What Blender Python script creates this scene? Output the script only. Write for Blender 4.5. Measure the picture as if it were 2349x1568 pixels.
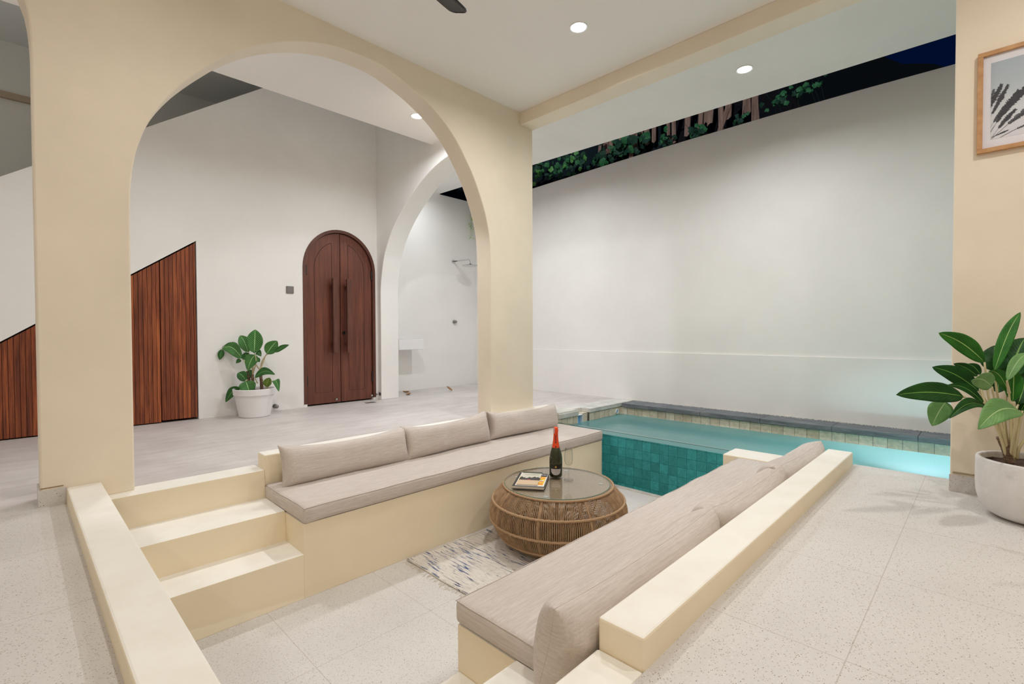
import bpy, bmesh, math, random
from mathutils import Vector, Matrix, noise
for o in list(bpy.data.objects): bpy.data.objects.remove(o)
S = bpy.context.scene
COL = S.collection
# ------------------------------------------------------------------ camera
YAW, PIT, ROL = math.radians(44.342), math.radians(-1.068), math.radians(-0.199)
fw = Vector((math.cos(YAW), math.sin(YAW), 0)); rt = Vector((math.sin(YAW), -math.cos(YAW), 0)); up = Vector((0, 0, 1))
F = fw*math.cos(PIT)+up*math.sin(PIT); U2 = up*math.cos(PIT)-fw*math.sin(PIT)
R = rt*math.cos(ROL)+U2*math.sin(ROL); U = U2*math.cos(ROL)-rt*math.sin(ROL)
cd = bpy.data.cameras.new('camera'); cam = bpy.data.objects.new('camera', cd); COL.objects.link(cam)
cd.sensor_width = 36; cd.lens = 1118.1*36/2349; cd.clip_start = .02; cd.clip_end = 200
M = Matrix.Identity(4)
for i in range(3): M[i][0] = R[i]; M[i][1] = U[i]; M[i][2] = -F[i]
M.translation = (0, 0, .85); cam.matrix_world = M
S.camera = cam
# ------------------------------------------------------------------ world, exposure
w = bpy.data.worlds.new('night_sky'); S.world = w; w.use_nodes = True
nt = w.node_tree; bg = nt.nodes['Background']
tc = nt.nodes.new('ShaderNodeTexCoord'); sx = nt.nodes.new('ShaderNodeSeparateXYZ'); rp = nt.nodes.new('ShaderNodeValToRGB')
nt.links.new(tc.outputs['Generated'], sx.inputs[0]); nt.links.new(sx.outputs['Z'], rp.inputs[0]); nt.links.new(rp.outputs[0], bg.inputs[0])
rp.color_ramp.elements[0].position = .0; rp.color_ramp.elements[0].color = (.0005, .006, .03, 1)
rp.color_ramp.elements[1].position = .6; rp.color_ramp.elements[1].color = (.0005, .0025, .018, 1)
bg.inputs[1].default_value = 1.0
S.view_settings.view_transform = 'Standard'; S.view_settings.look = 'None'; S.view_settings.gamma = 1
S.view_settings.use_curve_mapping = False; S.view_settings.exposure = EXPO = 0.10
cy = S.cycles; cy.max_bounces = 14; cy.diffuse_bounces = 7; cy.glossy_bounces = 5; cy.transparent_max_bounces = 24; cy.transmission_bounces = 8
cy.caustics_reflective = False; cy.caustics_refractive = False; cy.use_denoising = True; cy.sample_clamp_indirect = 6
ml = bpy.data.lights.new('fence_fill_sun', 'SUN'); ml.energy = .6; ml.color = (.72, .84, 1); ml.angle = .01  # sun lamp added to brighten the bamboo and creepers beyond the boundary wall
mo = bpy.data.objects.new('fence_fill_sun', ml); COL.objects.link(mo); mo.rotation_euler = Vector((1, .35, -.082)).to_track_quat('-Z', 'Y').to_euler()
# every lamp sits in a fixture: (x, y, ceiling z, watts, colour, shown)
WARM = (1, .97, .925); COOL = (.93, .96, 1)
LAMPS = [(2.84, 2.104, 3.018, 18, WARM, 'round white recessed downlight over the sunken lounge, in the cream-beamed ceiling'),
 (.6, 2.0, 3.018, 8, WARM, 'round white fill downlight added out of view near the arch wall, out on the left of the lounge ceiling'),  # this and the next four: unseen lounge lamps added as fill
 (2.25, -.6, 3.018, 17, WARM, 'round white fill downlight added out of view near the wall with the framed print'),
 (.6, -.35, 3.018, 16, WARM, 'round white fill downlight added out of view above the near stairs'),
 (-1.9, 1.2, 3.018, 6, WARM, 'round white fill downlight added out of view at the far left of the lounge ceiling'),
 (-1.9, -1.7, 3.018, 16, WARM, 'round white fill downlight added out of view in the far back corner of the lounge ceiling'),
 (4.163, 1.431, 2.972, 18, COOL, 'round white recessed downlight in the eave soffit above the pool'),
 (4.163, -1.1, 2.945, 11, COOL, 'round white recessed downlight in the eave soffit behind the right wall'),
 (4.163, 3.96, 2.995, 18, COOL, 'round white recessed downlight in the eave soffit behind the arch column'),
 (4.163, 5.62, 3.01, 5.5, COOL, 'round white recessed downlight in the soffit close to the shower wall'),
 (2.758, 3.964, 2.945, 19, COOL, 'round white recessed downlight just inside the big arch, before the brown door'),
 (.72, 3.90, 2.945, 13, COOL, 'round white recessed downlight inside the arch above the stair cupboard side'),
 (-1.6, 3.95, 2.945, 9, COOL, 'round white recessed downlight beyond the left pillar'),
 (-2.7, 5.6, 3.714, 10, COOL, 'round white fill downlight added out of view high above the stair')]  # unseen lamp added to lift the dark stairwell
# ------------------------------------------------------------------ helpers
class MB:
    def __init__(s): s.v = []; s.f = []; s.m = []; s.uv = {}
    def add(s, vs, fs, m=0):
        b = len(s.v); s.v += [tuple(p) for p in vs]
        for f in fs: s.f.append(tuple(b+i for i in f)); s.m.append(m)
        return b
    def box(s, x0, x1, y0, y1, z0, z1, m=0):
        s.add([(x0, y0, z0), (x1, y0, z0), (x1, y1, z0), (x0, y1, z0), (x0, y0, z1), (x1, y0, z1), (x1, y1, z1), (x0, y1, z1)],
              [(3, 2, 1, 0), (4, 5, 6, 7), (0, 1, 5, 4), (1, 2, 6, 5), (2, 3, 7, 6), (3, 0, 4, 7)], m)
    def prism(s, poly, ax, a, b, m=0):
        n = len(poly)
        def P(p, t): return {'X': (t, p[0], p[1]), 'Y': (p[0], t, p[1]), 'Z': (p[0], p[1], t)}[ax]
        s.add([P(p, a) for p in poly]+[P(p, b) for p in poly],
              [tuple(range(n)), tuple(range(2*n-1, n-1, -1))]+[(i, i+n, (i+1) % n+n, (i+1) % n) for i in range(n)], m)
    def lathe(s, c, prof, n=32, m=0, cap0=True, cap1=True):
        vs = []
        for r, z in prof:
            for k in range(n):
                a = 2*math.pi*k/n; vs.append((c[0]+r*math.cos(a), c[1]+r*math.sin(a), c[2]+z))
        fs = []
        for i in range(len(prof)-1):
            for k in range(n): fs.append((i*n+k, i*n+(k+1) % n, (i+1)*n+(k+1) % n, (i+1)*n+k))
        if cap0: fs.append(tuple(range(n-1, -1, -1)))
        if cap1: fs.append(tuple((len(prof)-1)*n+k for k in range(n)))
        s.add(vs, fs, m)
    def tube(s, pts, r, n=6, m=0, closed=False):
        pts = [Vector(p) for p in pts]; N = len(pts); vs = []; nrm = None
        for i, p in enumerate(pts):
            t = (pts[(i+1) % N if closed else min(i+1, N-1)]-pts[i-1 if (i or closed) else 0]).normalized()
            if nrm is None:
                a = Vector((0, 0, 1)) if abs(t.z) < .9 else Vector((1, 0, 0)); nrm = (a-t*a.dot(t)).normalized()
            else:
                nrm = (nrm-t*nrm.dot(t)).normalized()
            bn = t.cross(nrm); rr = r[i] if isinstance(r, (list, tuple)) else r
            for k in range(n):
                a = 2*math.pi*k/n; vs.append(p+nrm*rr*math.cos(a)+bn*rr*math.sin(a))
        fs = []
        for i in range(N if closed else N-1):
            for k in range(n): fs.append((i*n+k, ((i+1) % N)*n+k, ((i+1) % N)*n+(k+1) % n, i*n+(k+1) % n))
        if not closed: fs += [tuple(range(n)), tuple((N-1)*n+k for k in range(n-1, -1, -1))]
        s.add(vs, fs, m)
    def grid(s, fn, nu, nv, m=0, uv=False):
        vs = [fn(i/nu, j/nv) for i in range(nu+1) for j in range(nv+1)]
        b = s.add(vs, [], m)
        for i in range(nu):
            for j in range(nv):
                q = [(i, j), (i+1, j), (i+1, j+1), (i, j+1)]
                s.f.append(tuple(b+a*(nv+1)+c for a, c in q)); s.m.append(m)
                if uv: s.uv[len(s.f)-1] = [(a/nu, c/nv) for a, c in q]
    def ball(s, c, r, n=10, m=0):
        rr = r if isinstance(r, (tuple, list)) else (r, r, r)
        s.grid(lambda u, v: (c[0]+rr[0]*math.sin(math.pi*v)*math.cos(2*math.pi*u), c[1]+rr[1]*math.sin(math.pi*v)*math.sin(2*math.pi*u), c[2]-rr[2]*math.cos(math.pi*v)), n, max(4, n//2), m)
    def rbox(s, x0, x1, y0, y1, z0, z1, r, m=0, step=.08, disp=None):
        c = Vector(((x0+x1)/2, (y0+y1)/2, (z0+z1)/2)); h = Vector(((x1-x0)/2, (y1-y0)/2, (z1-z0)/2))
        def samp(hh):
            e = [-hh, -hh+r*.12, -hh+r*.35, -hh+r*.65, -hh+r]; k = max(1, int((2*hh-2*r)/step))
            return e+[-hh+r+(2*hh-2*r)*i/k for i in range(1, k)]+[-x for x in e[::-1]]
        sm = [samp(h[i]) for i in range(3)]
        for ax in range(3):
            a, b = [(1, 2), (2, 0), (0, 1)][ax]
            for sg in (-1, 1):
                vs = []
                for p in sm[a]:
                    for q in sm[b]:
                        v = Vector((0, 0, 0)); v[ax] = sg*h[ax]; v[a] = p; v[b] = q
                        k = Vector([max(-(h[i]-r), min(h[i]-r, v[i])) for i in range(3)]); d = v-k
                        if d.length > 1e-9: v = k+d.normalized()*r
                        v = v+c
                        if disp: v = disp(v)
                        vs.append(v)
                na, nb = len(sm[a]), len(sm[b]); fs = []
                for i in range(na-1):
                    for j in range(nb-1):
                        f = (i*nb+j, (i+1)*nb+j, (i+1)*nb+j+1, i*nb+j+1); fs.append(f if sg > 0 else f[::-1])
                s.add(vs, fs, m)
    def build(s, name, mats, parent=None, loc=None, smooth=False, bevel=0, weld=False, solid=0):
        o0 = Vector(parent['_o']) if parent is not None and '_o' in parent else (Vector(loc) if loc else Vector((0, 0, 0)))
        me = bpy.data.meshes.new(name); me.from_pydata([tuple(Vector(p)-o0) for p in s.v], [], s.f)
        if not isinstance(mats, (list, tuple)): mats = [mats]
        for m in mats: me.materials.append(m)
        for p, m in zip(me.polygons, s.m): p.material_index = m; p.use_smooth = smooth
        if s.uv:
            l = me.uv_layers.new(name='UVMap')
            for fi, uvs in s.uv.items():
                for li, q in zip(me.polygons[fi].loop_indices, uvs): l.data[li].uv = q
        bm = bmesh.new(); bm.from_mesh(me)
        if weld: bmesh.ops.remove_doubles(bm, verts=bm.verts, dist=1e-5)
        if not s.uv: bmesh.ops.recalc_face_normals(bm, faces=bm.faces)
        bm.to_mesh(me); bm.free()
        o = bpy.data.objects.new(name, me); COL.objects.link(o)
        if parent is not None: o.parent = parent; o['_o'] = tuple(o0)
        else: o.location = o0
        if bevel:
            b = o.modifiers.new('bevel', 'BEVEL'); b.width = bevel; b.segments = 2; b.limit_method = 'ANGLE'; b.harden_normals = False
        if solid:
            d = o.modifiers.new('solid', 'SOLIDIFY'); d.thickness = solid; d.offset = 0
        return o
ALL = []
def tag(o, label=None, cat=None, group=None, kind=None):
    if label: o['label'] = label
    if cat: o['category'] = cat
    if group: o['group'] = group
    if kind: o['kind'] = kind
    return o
def thing(name, loc, label, cat, group=None, kind=None):
    o = bpy.data.objects.new(name, None); COL.objects.link(o); o.location = loc; o['_o'] = tuple(loc); o.empty_display_size = .05
    return tag(o, label, cat, group, kind)
def boxo(name, bx, m, bevel=0, **k):
    b = MB()
    for q in (bx if isinstance(bx[0], (tuple, list)) else [bx]): b.box(*q)
    return tag(b.build(name, m, bevel=bevel), **k)
# ------------------------------------------------------------------ materials
def mat(name, col, rough=.6, metal=0, spec=None, fn=None):
    m = bpy.data.materials.new(name); m.use_nodes = True; nt = m.node_tree; b = nt.nodes['Principled BSDF']
    b.inputs['Base Color'].default_value = (*col, 1); b.inputs['Roughness'].default_value = rough; b.inputs['Metallic'].default_value = metal
    if spec is not None: b.inputs['Specular IOR Level'].default_value = spec
    if fn: fn(nt, b)
    return m
def N(nt, t, **k):
    n = nt.nodes.new('ShaderNode'+t)
    for a, v in k.items():
        if a in n.inputs: n.inputs[a].default_value = v
        else: setattr(n, a, v)
    return n
def coords(nt, scale=(1, 1, 1), src='Object'):
    t = N(nt, 'TexCoord'); mp = N(nt, 'Mapping'); mp.inputs['Scale'].default_value = scale; nt.links.new(t.outputs[src], mp.inputs[0]); return mp.outputs[0]
def ramp(nt, src, stops):
    r = N(nt, 'ValToRGB'); e = r.color_ramp.elements
    while len(e) < len(stops): e.new(.5)
    for q, (p, c) in zip(e, stops): q.position = p; q.color = (*c, 1) if len(c) == 3 else c
    nt.links.new(src, r.inputs[0]); return r.outputs[0]
def mix(nt, fac, a, b, bt='MIX'):
    m = N(nt, 'Mix', data_type='RGBA', blend_type=bt)
    for i, v in ((0, fac), (6, a), (7, b)):
        if isinstance(v, (int, float)): m.inputs[i].default_value = v
        elif isinstance(v, tuple): m.inputs[i].default_value = (*v, 1)
        else: nt.links.new(v, m.inputs[i])
    return m.outputs[2]
def bump(nt, b, src, st=.2, d=.01):
    n = N(nt, 'Bump'); n.inputs['Strength'].default_value = st; n.inputs['Distance'].default_value = d
    nt.links.new(src, n.inputs['Height']); nt.links.new(n.outputs[0], b.inputs['Normal'])
def noise_t(nt, vec, sc, det=3, rough=.5, dist=0):
    n = N(nt, 'TexNoise', Scale=sc, Detail=det, Roughness=rough, Distortion=dist); nt.links.new(vec, n.inputs[0]); return n.outputs[0]
def plaster(col, var=.04, rough=.75):
    def fn(nt, b):
        v = coords(nt); n = noise_t(nt, v, 1.6, 5, .6)
        lo = tuple(c*(1-var) for c in col); hi = tuple(min(1, c*(1+var)) for c in col)
        nt.links.new(ramp(nt, n, [(.35, lo), (.65, hi)]), b.inputs[0])
        bump(nt, b, noise_t(nt, v, 45, 4), .12, .004)
    return fn
CREAM = (.825, .735, .60); WHITE = (.82, .81, .79)
m_cream = mat('cream_plaster', CREAM, .6, fn=plaster(CREAM))
m_white = mat('white_plaster', WHITE, .75, fn=plaster(WHITE, .025))
m_ceil = mat('ceiling_paint', (.87, .85, .825), .8)
def treads(nt, b):
    g = N(nt, 'NewGeometry'); s = N(nt, 'SeparateXYZ'); nt.links.new(g.outputs['Normal'], s.inputs[0])
    c = coords(nt); n = noise_t(nt, c, 2.2, 5, .6); cr = ramp(nt, n, [(.35, (.84, .73, .545)), (.65, (.88, .775, .59))])
    n2 = noise_t(nt, c, 5, 6, .65); tp = ramp(nt, n2, [(.3, (.82, .78, .70)), (.6, (.87, .84, .77))])
    f = ramp(nt, s.outputs['Z'], [(.6, (0, 0, 0)), (.75, (1, 1, 1))])
    nt.links.new(mix(nt, f, cr, tp), b.inputs[0]); bump(nt, b, noise_t(nt, c, 40, 4), .12, .004)
m_built = mat('cream_masonry_pale_tops', CREAM, .55, fn=treads)
def terra(nt, b):
    c = coords(nt); base = ramp(nt, noise_t(nt, c, 1.5, 4), [(.35, (.60, .573, .548)), (.65, (.665, .64, .615))])
    w_ = N(nt, 'TexNoise', Scale=35.0, Detail=2.0); nt.links.new(c, w_.inputs[0]); out = base
    for sc, th, pick, colr in (((110, 200, 130), .31, .66, [(0, (.24, .20, .175)), (.5, (.38, .32, .27)), (1, (.45, .42, .40))]),
                               ((260, 160, 200), .34, .60, [(0, (.30, .25, .21)), (1, (.82, .78, .73))])):
        mp = N(nt, 'Mapping'); mp.inputs['Scale'].default_value = sc; mp.inputs['Rotation'].default_value = (0, 0, .5)
        ad = mix(nt, .012, c, w_.outputs[1], 'ADD'); nt.links.new(ad, mp.inputs[0])
        vo = N(nt, 'TexVoronoi', Scale=1.0); nt.links.new(mp.outputs[0], vo.inputs['Vector'])
        sp = N(nt, 'SeparateColor'); nt.links.new(vo.outputs['Color'], sp.inputs[0])
        a = ramp(nt, vo.outputs['Distance'], [(th-.06, (1, 1, 1)), (th, (0, 0, 0))]); p = ramp(nt, sp.outputs[0], [(pick, (0, 0, 0)), (pick+.02, (1, 1, 1))])
        f = mix(nt, 1.0, a, p, 'MULTIPLY'); out = mix(nt, f, out, ramp(nt, sp.outputs[1], colr))
    s = N(nt, 'SeparateXYZ'); nt.links.new(c, s.inputs[0]); g = None
    for ax, off in ((0, -.31), (1, .255)):
        a1 = N(nt, 'Math', operation='ADD'); a1.inputs[1].default_value = 60-off+.3; nt.links.new(s.outputs[ax], a1.inputs[0])
        md = N(nt, 'Math', operation='MODULO'); md.inputs[1].default_value = .6; nt.links.new(a1.outputs[0], md.inputs[0])
        sb = N(nt, 'Math', operation='SUBTRACT'); sb.inputs[1].default_value = .3; nt.links.new(md.outputs[0], sb.inputs[0])
        ab = N(nt, 'Math', operation='ABSOLUTE'); nt.links.new(sb.outputs[0], ab.inputs[0])
        lt = N(nt, 'Math', operation='LESS_THAN'); lt.inputs[1].default_value = .0014; nt.links.new(ab.outputs[0], lt.inputs[0])
        if g is None: g = lt.outputs[0]
        else:
            mx = N(nt, 'Math', operation='MAXIMUM'); nt.links.new(g, mx.inputs[0]); nt.links.new(lt.outputs[0], mx.inputs[1]); g = mx.outputs[0]
    nz = N(nt, 'SeparateXYZ'); ge = N(nt, 'NewGeometry'); nt.links.new(ge.outputs['Normal'], nz.inputs[0])
    mu = N(nt, 'Math', operation='MULTIPLY'); nt.links.new(g, mu.inputs[0]); nt.links.new(nz.outputs[2], mu.inputs[1]); mu.use_clamp = True
    m3 = N(nt, 'Math', operation='MULTIPLY'); m3.inputs[1].default_value = .55; nt.links.new(mu.outputs[0], m3.inputs[0]); nt.links.new(mix(nt, m3.outputs[0], out, (.36, .31, .27)), b.inputs[0])
m_terra = mat('terrazzo', (.6, .56, .52), .5, fn=terra)
def conc(nt, b):
    c = coords(nt); n = noise_t(nt, c, 1.1, 6, .65, .4); c2 = coords(nt, (2.0, 9, 3)); n2 = noise_t(nt, c2, 1.2, 6, .7, .6)
    a = ramp(nt, n, [(.3, (.54, .50, .485)), (.55, (.65, .61, .59)), (.75, (.73, .69, .67))]); k = ramp(nt, n2, [(.35, (.80, .78, .77)), (.65, (1, 1, 1))])
    nt.links.new(mix(nt, .8, a, k, 'MULTIPLY'), b.inputs[0]); bump(nt, b, n2, .08, .005)
m_conc = mat('polished_concrete', (.6, .56, .53), .5, fn=conc)
m_skirt = m_terra
def fabric(nt, b):
    def layer(sc, sc2):
        n = noise_t(nt, coords(nt, sc), 1.0, 4, .65); n2 = noise_t(nt, coords(nt, sc2), 1.0, 2, .5)
        m = mix(nt, .45, n, n2); return m
    A = layer((26, 620, 620), (7, 150, 150)); B = layer((620, 26, 620), (150, 7, 150))
    g = N(nt, 'NewGeometry'); s = N(nt, 'SeparateXYZ'); nt.links.new(g.outputs['Normal'], s.inputs[0]); ab = N(nt, 'Math', operation='ABSOLUTE'); nt.links.new(s.outputs[0], ab.inputs[0])
    n = mix(nt, ramp(nt, ab.outputs[0], [(.6, (0, 0, 0)), (.75, (1, 1, 1))]), A, B)
    nt.links.new(ramp(nt, n, [(.30, (.475, .41, .37)), (.5, (.585, .52, .475)), (.70, (.68, .62, .578))]), b.inputs[0]); bump(nt, b, n, .2, .002)
    b.inputs['Sheen Weight'].default_value = .15
m_fab = mat('oatmeal_woven_fabric', (.5, .42, .36), .9, spec=.1, fn=fabric)
def slat(nt, b):
    s = N(nt, 'SeparateXYZ'); t = N(nt, 'TexCoord'); nt.links.new(t.outputs['Object'], s.inputs[0])
    d = N(nt, 'Math', operation='DIVIDE'); d.inputs[1].default_value = .034; nt.links.new(s.outputs[0], d.inputs[0])
    fl = N(nt, 'Math', operation='FLOOR'); nt.links.new(d.outputs[0], fl.inputs[0])
    wn = N(nt, 'TexWhiteNoise', noise_dimensions='1D'); nt.links.new(fl.outputs[0], wn.inputs['W'])
    c = coords(nt, (38, 38, 1.6)); n = noise_t(nt, c, 1.3, 5, .65, .5)
    a = ramp(nt, n, [(.3, (.10, .020, .007)), (.5, (.30, .068, .019)), (.68, (.50, .145, .04))]); k = ramp(nt, wn.outputs[0], [(0, (.55, .5, .5)), (1, (1.0, 1.0, 1.0))])
    nt.links.new(mix(nt, 1.0, a, k, 'MULTIPLY'), b.inputs[0])
m_slat = mat('red_teak_slats', (.3, .1, .04), .4, fn=slat)
def dwood(nt, b):
    c = coords(nt, (22, 22, 1.1)); n = noise_t(nt, c, 1.4, 6, .65, .6); c2 = coords(nt, (1.2, 1.2, .9)); n2 = noise_t(nt, c2, 2.2, 3)
    a = ramp(nt, n, [(.3, (.085, .024, .014)), (.55, (.150, .046, .026)), (.75, (.20, .068, .038))]); k = ramp(nt, n2, [(.35, (.8, .78, .78)), (.65, (1.08, 1.0, .98))])
    nt.links.new(mix(nt, 1.0, a, k, 'MULTIPLY'), b.inputs[0])
m_door = mat('mahogany_wood', (.15, .045, .025), .38, fn=dwood)
m_frame = mat('door_frame_wood', (.105, .035, .022), .42, fn=lambda nt, b: nt.links.new(ramp(nt, noise_t(nt, coords(nt, (20, 20, 2)), 2, 5), [(.3, (.075, .026, .018)), (.7, (.135, .045, .028))]), b.inputs[0]))
m_black = mat('black_metal', (.012, .011, .010), .4)
m_dark = mat('dark_gap', (.010, .006, .005), .9)
m_chrome = mat('chrome', (.62, .62, .62), .12, 1)
m_steel = mat('brushed_steel', (.30, .28, .27), .35, 1)
m_grey = mat('grey_switch_plastic', (.19, .175, .165), .4)
m_pot = mat('white_pot', (.80, .79, .80), .35)
def cpot(nt, b):
    c = coords(nt); n = noise_t(nt, c, 9, 6, .7); nt.links.new(ramp(nt, n, [(.25, (.55, .53, .52)), (.42, (.68, .66, .65)), (.7, (.74, .725, .715))]), b.inputs[0]); bump(nt, b, noise_t(nt, c, 60, 5), .25, .004)
m_cpot = mat('concrete_pot', (.7, .68, .67), .75, fn=cpot)
def soil(nt, b):
    n = noise_t(nt, coords(nt), 70, 5, .7); nt.links.new(ramp(nt, n, [(.35, (.02, .012, .008)), (.65, (.11, .065, .045))]), b.inputs[0]); bump(nt, b, n, 1, .01)
m_soil = mat('potting_soil', (.05, .03, .02), .95, fn=soil)
def leafmat(name, dark, lite, vein, herring):
    def fn(nt, b):
        t = N(nt, 'TexCoord'); s = N(nt, 'SeparateXYZ'); nt.links.new(t.outputs['UV'], s.inputs[0])
        a = N(nt, 'Math', operation='SUBTRACT'); a.inputs[1].default_value = .5; nt.links.new(s.outputs[1], a.inputs[0])
        ab = N(nt, 'Math', operation='ABSOLUTE'); nt.links.new(a.outputs[0], ab.inputs[0])
        mid = ramp(nt, ab.outputs[0], [(.008, (1, 1, 1)), (.03, (0, 0, 0))])
        m1 = N(nt, 'Math', operation='MULTIPLY_ADD'); m1.inputs[1].default_value = -.55; nt.links.new(ab.outputs[0], m1.inputs[0]); nt.links.new(s.outputs[0], m1.inputs[2])
        m2 = N(nt, 'Math', operation='MULTIPLY'); m2.inputs[1].default_value = 13*2*math.pi; nt.links.new(m1.outputs[0], m2.inputs[0])
        sn = N(nt, 'Math', operation='SINE'); nt.links.new(m2.outputs[0], sn.inputs[0])
        vein_f = ramp(nt, sn.outputs[0], [(.72 if herring else .92, (0, 0, 0)), (.97, (1, 1, 1))])
        base = ramp(nt, noise_t(nt, coords(nt), 14, 4), [(.3, dark), (.7, lite)])
        k = mix(nt, 1.0, vein_f, (.6,)*3 if herring else (.06,)*3, 'MULTIPLY')
        c1 = mix(nt, k, base, vein); nt.links.new(mix(nt, mid, c1, vein), b.inputs[0])
        bump(nt, b, sn.outputs[0], .12, .004)
        b.inputs['Subsurface Weight'].default_value = 0
    return mat(name, dark, .45, spec=.22, fn=fn)
m_l0 = leafmat('leaf_dark_green', (.004, .036, .005), (.010, .075, .010), (.20, .40, .08), False)
m_l1 = leafmat('leaf_mid_green', (.012, .10, .008), (.028, .17, .014), (.42, .60, .20), False)
m_l2 = leafmat('leaf_pale_green', (.10, .24, .07), (.17, .34, .12), (.42, .58, .28), False)
m_h0 = leafmat('leaf_dark_striped', (.008, .06, .012), (.02, .105, .02), (.26, .55, .20), True)
m_h1 = leafmat('leaf_green_striped', (.014, .095, .018), (.035, .16, .028), (.40, .68, .28), True)
m_h2 = leafmat('leaf_yellowish', (.10, .20, .03), (.17, .28, .05), (.40, .55, .22), False)
m_stem = mat('pale_petiole', (.55, .47, .27), .5)
m_stemg = mat('green_petiole', (.22, .33, .09), .5)
m_trunk = mat('brown_trunk', (.10, .06, .04), .85, fn=lambda nt, b: (nt.links.new(ramp(nt, noise_t(nt, coords(nt, (6, 6, 60)), 3, 4), [(.3, (.05, .028, .018)), (.7, (.24, .15, .09))]), b.inputs[0]), None)[1])
def rope(nt, b):
    n = noise_t(nt, coords(nt), 25, 4); nt.links.new(ramp(nt, n, [(.3, (.28, .165, .085)), (.7, (.46, .30, .17))]), b.inputs[0])
m_rope = mat('tan_paper_rope', (.4, .25, .14), .7, fn=rope)
m_ropel = mat('light_tan_rope', (.42, .265, .145), .7, fn=lambda nt, b: bump(nt, b, N(nt, 'TexNoise', Scale=200.0).outputs[0], .4, .003))
def weave(nt, b):
    t = N(nt, 'TexCoord'); r = N(nt, 'Mapping'); r.inputs['Rotation'].default_value = (0, 0, math.radians(-48)); nt.links.new(t.outputs['Object'], r.inputs[0])
    wv = N(nt, 'TexWave', Scale=52.0, Distortion=0.0); nt.links.new(r.outputs[0], wv.inputs[0])
    w2 = N(nt, 'TexWave', Scale=34.0, Distortion=0.0, bands_direction='Y'); nt.links.new(r.outputs[0], w2.inputs[0])
    a = ramp(nt, wv.outputs[1], [(.25, (.12, .075, .045)), (.55, (.64, .47, .31))]); k = ramp(nt, w2.outputs[1], [(.1, (.55, .52, .5)), (.5, (1, 1, 1))])
    nt.links.new(mix(nt, 1.0, a, k, 'MULTIPLY'), b.inputs[0]); bump(nt, b, wv.outputs[1], .5, .004)
m_weave = mat('woven_tabletop', (.4, .3, .2), .7, fn=weave)
def cosv(nt):
    g = N(nt, 'NewGeometry'); d = N(nt, 'VectorMath', operation='DOT_PRODUCT'); nt.links.new(g.outputs['Incoming'], d.inputs[0]); nt.links.new(g.outputs['Normal'], d.inputs[1])
    ab = N(nt, 'Math', operation='ABSOLUTE'); nt.links.new(d.outputs['Value'], ab.inputs[0]); return ab.outputs[0]
def schlick(nt, f0, k=1.0):
    s = N(nt, 'Math', operation='SUBTRACT'); s.inputs[0].default_value = 1; nt.links.new(cosv(nt), s.inputs[1])
    p = N(nt, 'Math', operation='POWER'); p.inputs[1].default_value = 5; nt.links.new(s.outputs[0], p.inputs[0])
    m = N(nt, 'Math', operation='MULTIPLY_ADD'); m.inputs[1].default_value = (1-f0)*k; m.inputs[2].default_value = f0; nt.links.new(p.outputs[0], m.inputs[0]); m.use_clamp = True; return m.outputs[0]
def thin(name, tint, ior=1.45, rough=0.0):
    m = bpy.data.materials.new(name); m.use_nodes = True; nt = m.node_tree; nt.nodes.remove(nt.nodes['Principled BSDF']); out = nt.nodes['Material Output']
    tr = N(nt, 'BsdfTransparent'); tr.inputs[0].default_value = (*tint, 1); gl = N(nt, 'BsdfGlossy'); gl.inputs['Roughness'].default_value = rough
    mx = N(nt, 'MixShader'); nt.links.new(schlick(nt, ((ior-1)/(ior+1))**2), mx.inputs[0]); nt.links.new(tr.outputs[0], mx.inputs[1]); nt.links.new(gl.outputs[0], mx.inputs[2]); nt.links.new(mx.outputs[0], out.inputs[0])
    return m
m_glass = thin('clear_glass', (.975, .985, .975), 1.38); m_gedge = mat('green_glass_edge', (.05, .17, .12), .15)
m_acryl = thin('clear_acrylic', (.93, .98, .98), 1.12)
m_flute = thin('flute_glass', (.965, .97, .965), 1.5)
def water():
    m = bpy.data.materials.new('pool_water_surface'); m.use_nodes = True; nt = m.node_tree; nt.nodes.remove(nt.nodes['Principled BSDF']); out = nt.nodes['Material Output']
    tr = N(nt, 'BsdfTransparent'); tr.inputs[0].default_value = (.62, .95, .95, 1)
    tl = N(nt, 'BsdfTranslucent'); tl.inputs[0].default_value = (.70, .92, .98, 1); df = N(nt, 'BsdfDiffuse'); df.inputs[0].default_value = (.22, .44, .44, 1)
    a = N(nt, 'MixShader'); a.inputs[0].default_value = .52; nt.links.new(tl.outputs[0], a.inputs[1]); nt.links.new(df.outputs[0], a.inputs[2])
    b = N(nt, 'MixShader'); fa = ramp(nt, cosv(nt), [(.28, (1, 1, 1)), (.6, (.3, .3, .3))]); nt.links.new(fa, b.inputs[0]); nt.links.new(tr.outputs[0], b.inputs[1]); nt.links.new(a.outputs[0], b.inputs[2])
    gl = N(nt, 'BsdfGlossy'); gl.inputs['Roughness'].default_value = .14
    bp = N(nt, 'Bump'); bp.inputs['Strength'].default_value = .2; bp.inputs['Distance'].default_value = .02
    nt.links.new(noise_t(nt, coords(nt), 3.5, 3), bp.inputs['Height']); nt.links.new(bp.outputs[0], gl.inputs['Normal'])
    c = N(nt, 'MixShader'); nt.links.new(schlick(nt, .02, .75), c.inputs[0]); nt.links.new(b.outputs[0], c.inputs[1]); nt.links.new(gl.outputs[0], c.inputs[2]); nt.links.new(c.outputs[0], out.inputs[0])
    return m
m_water = water()
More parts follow.
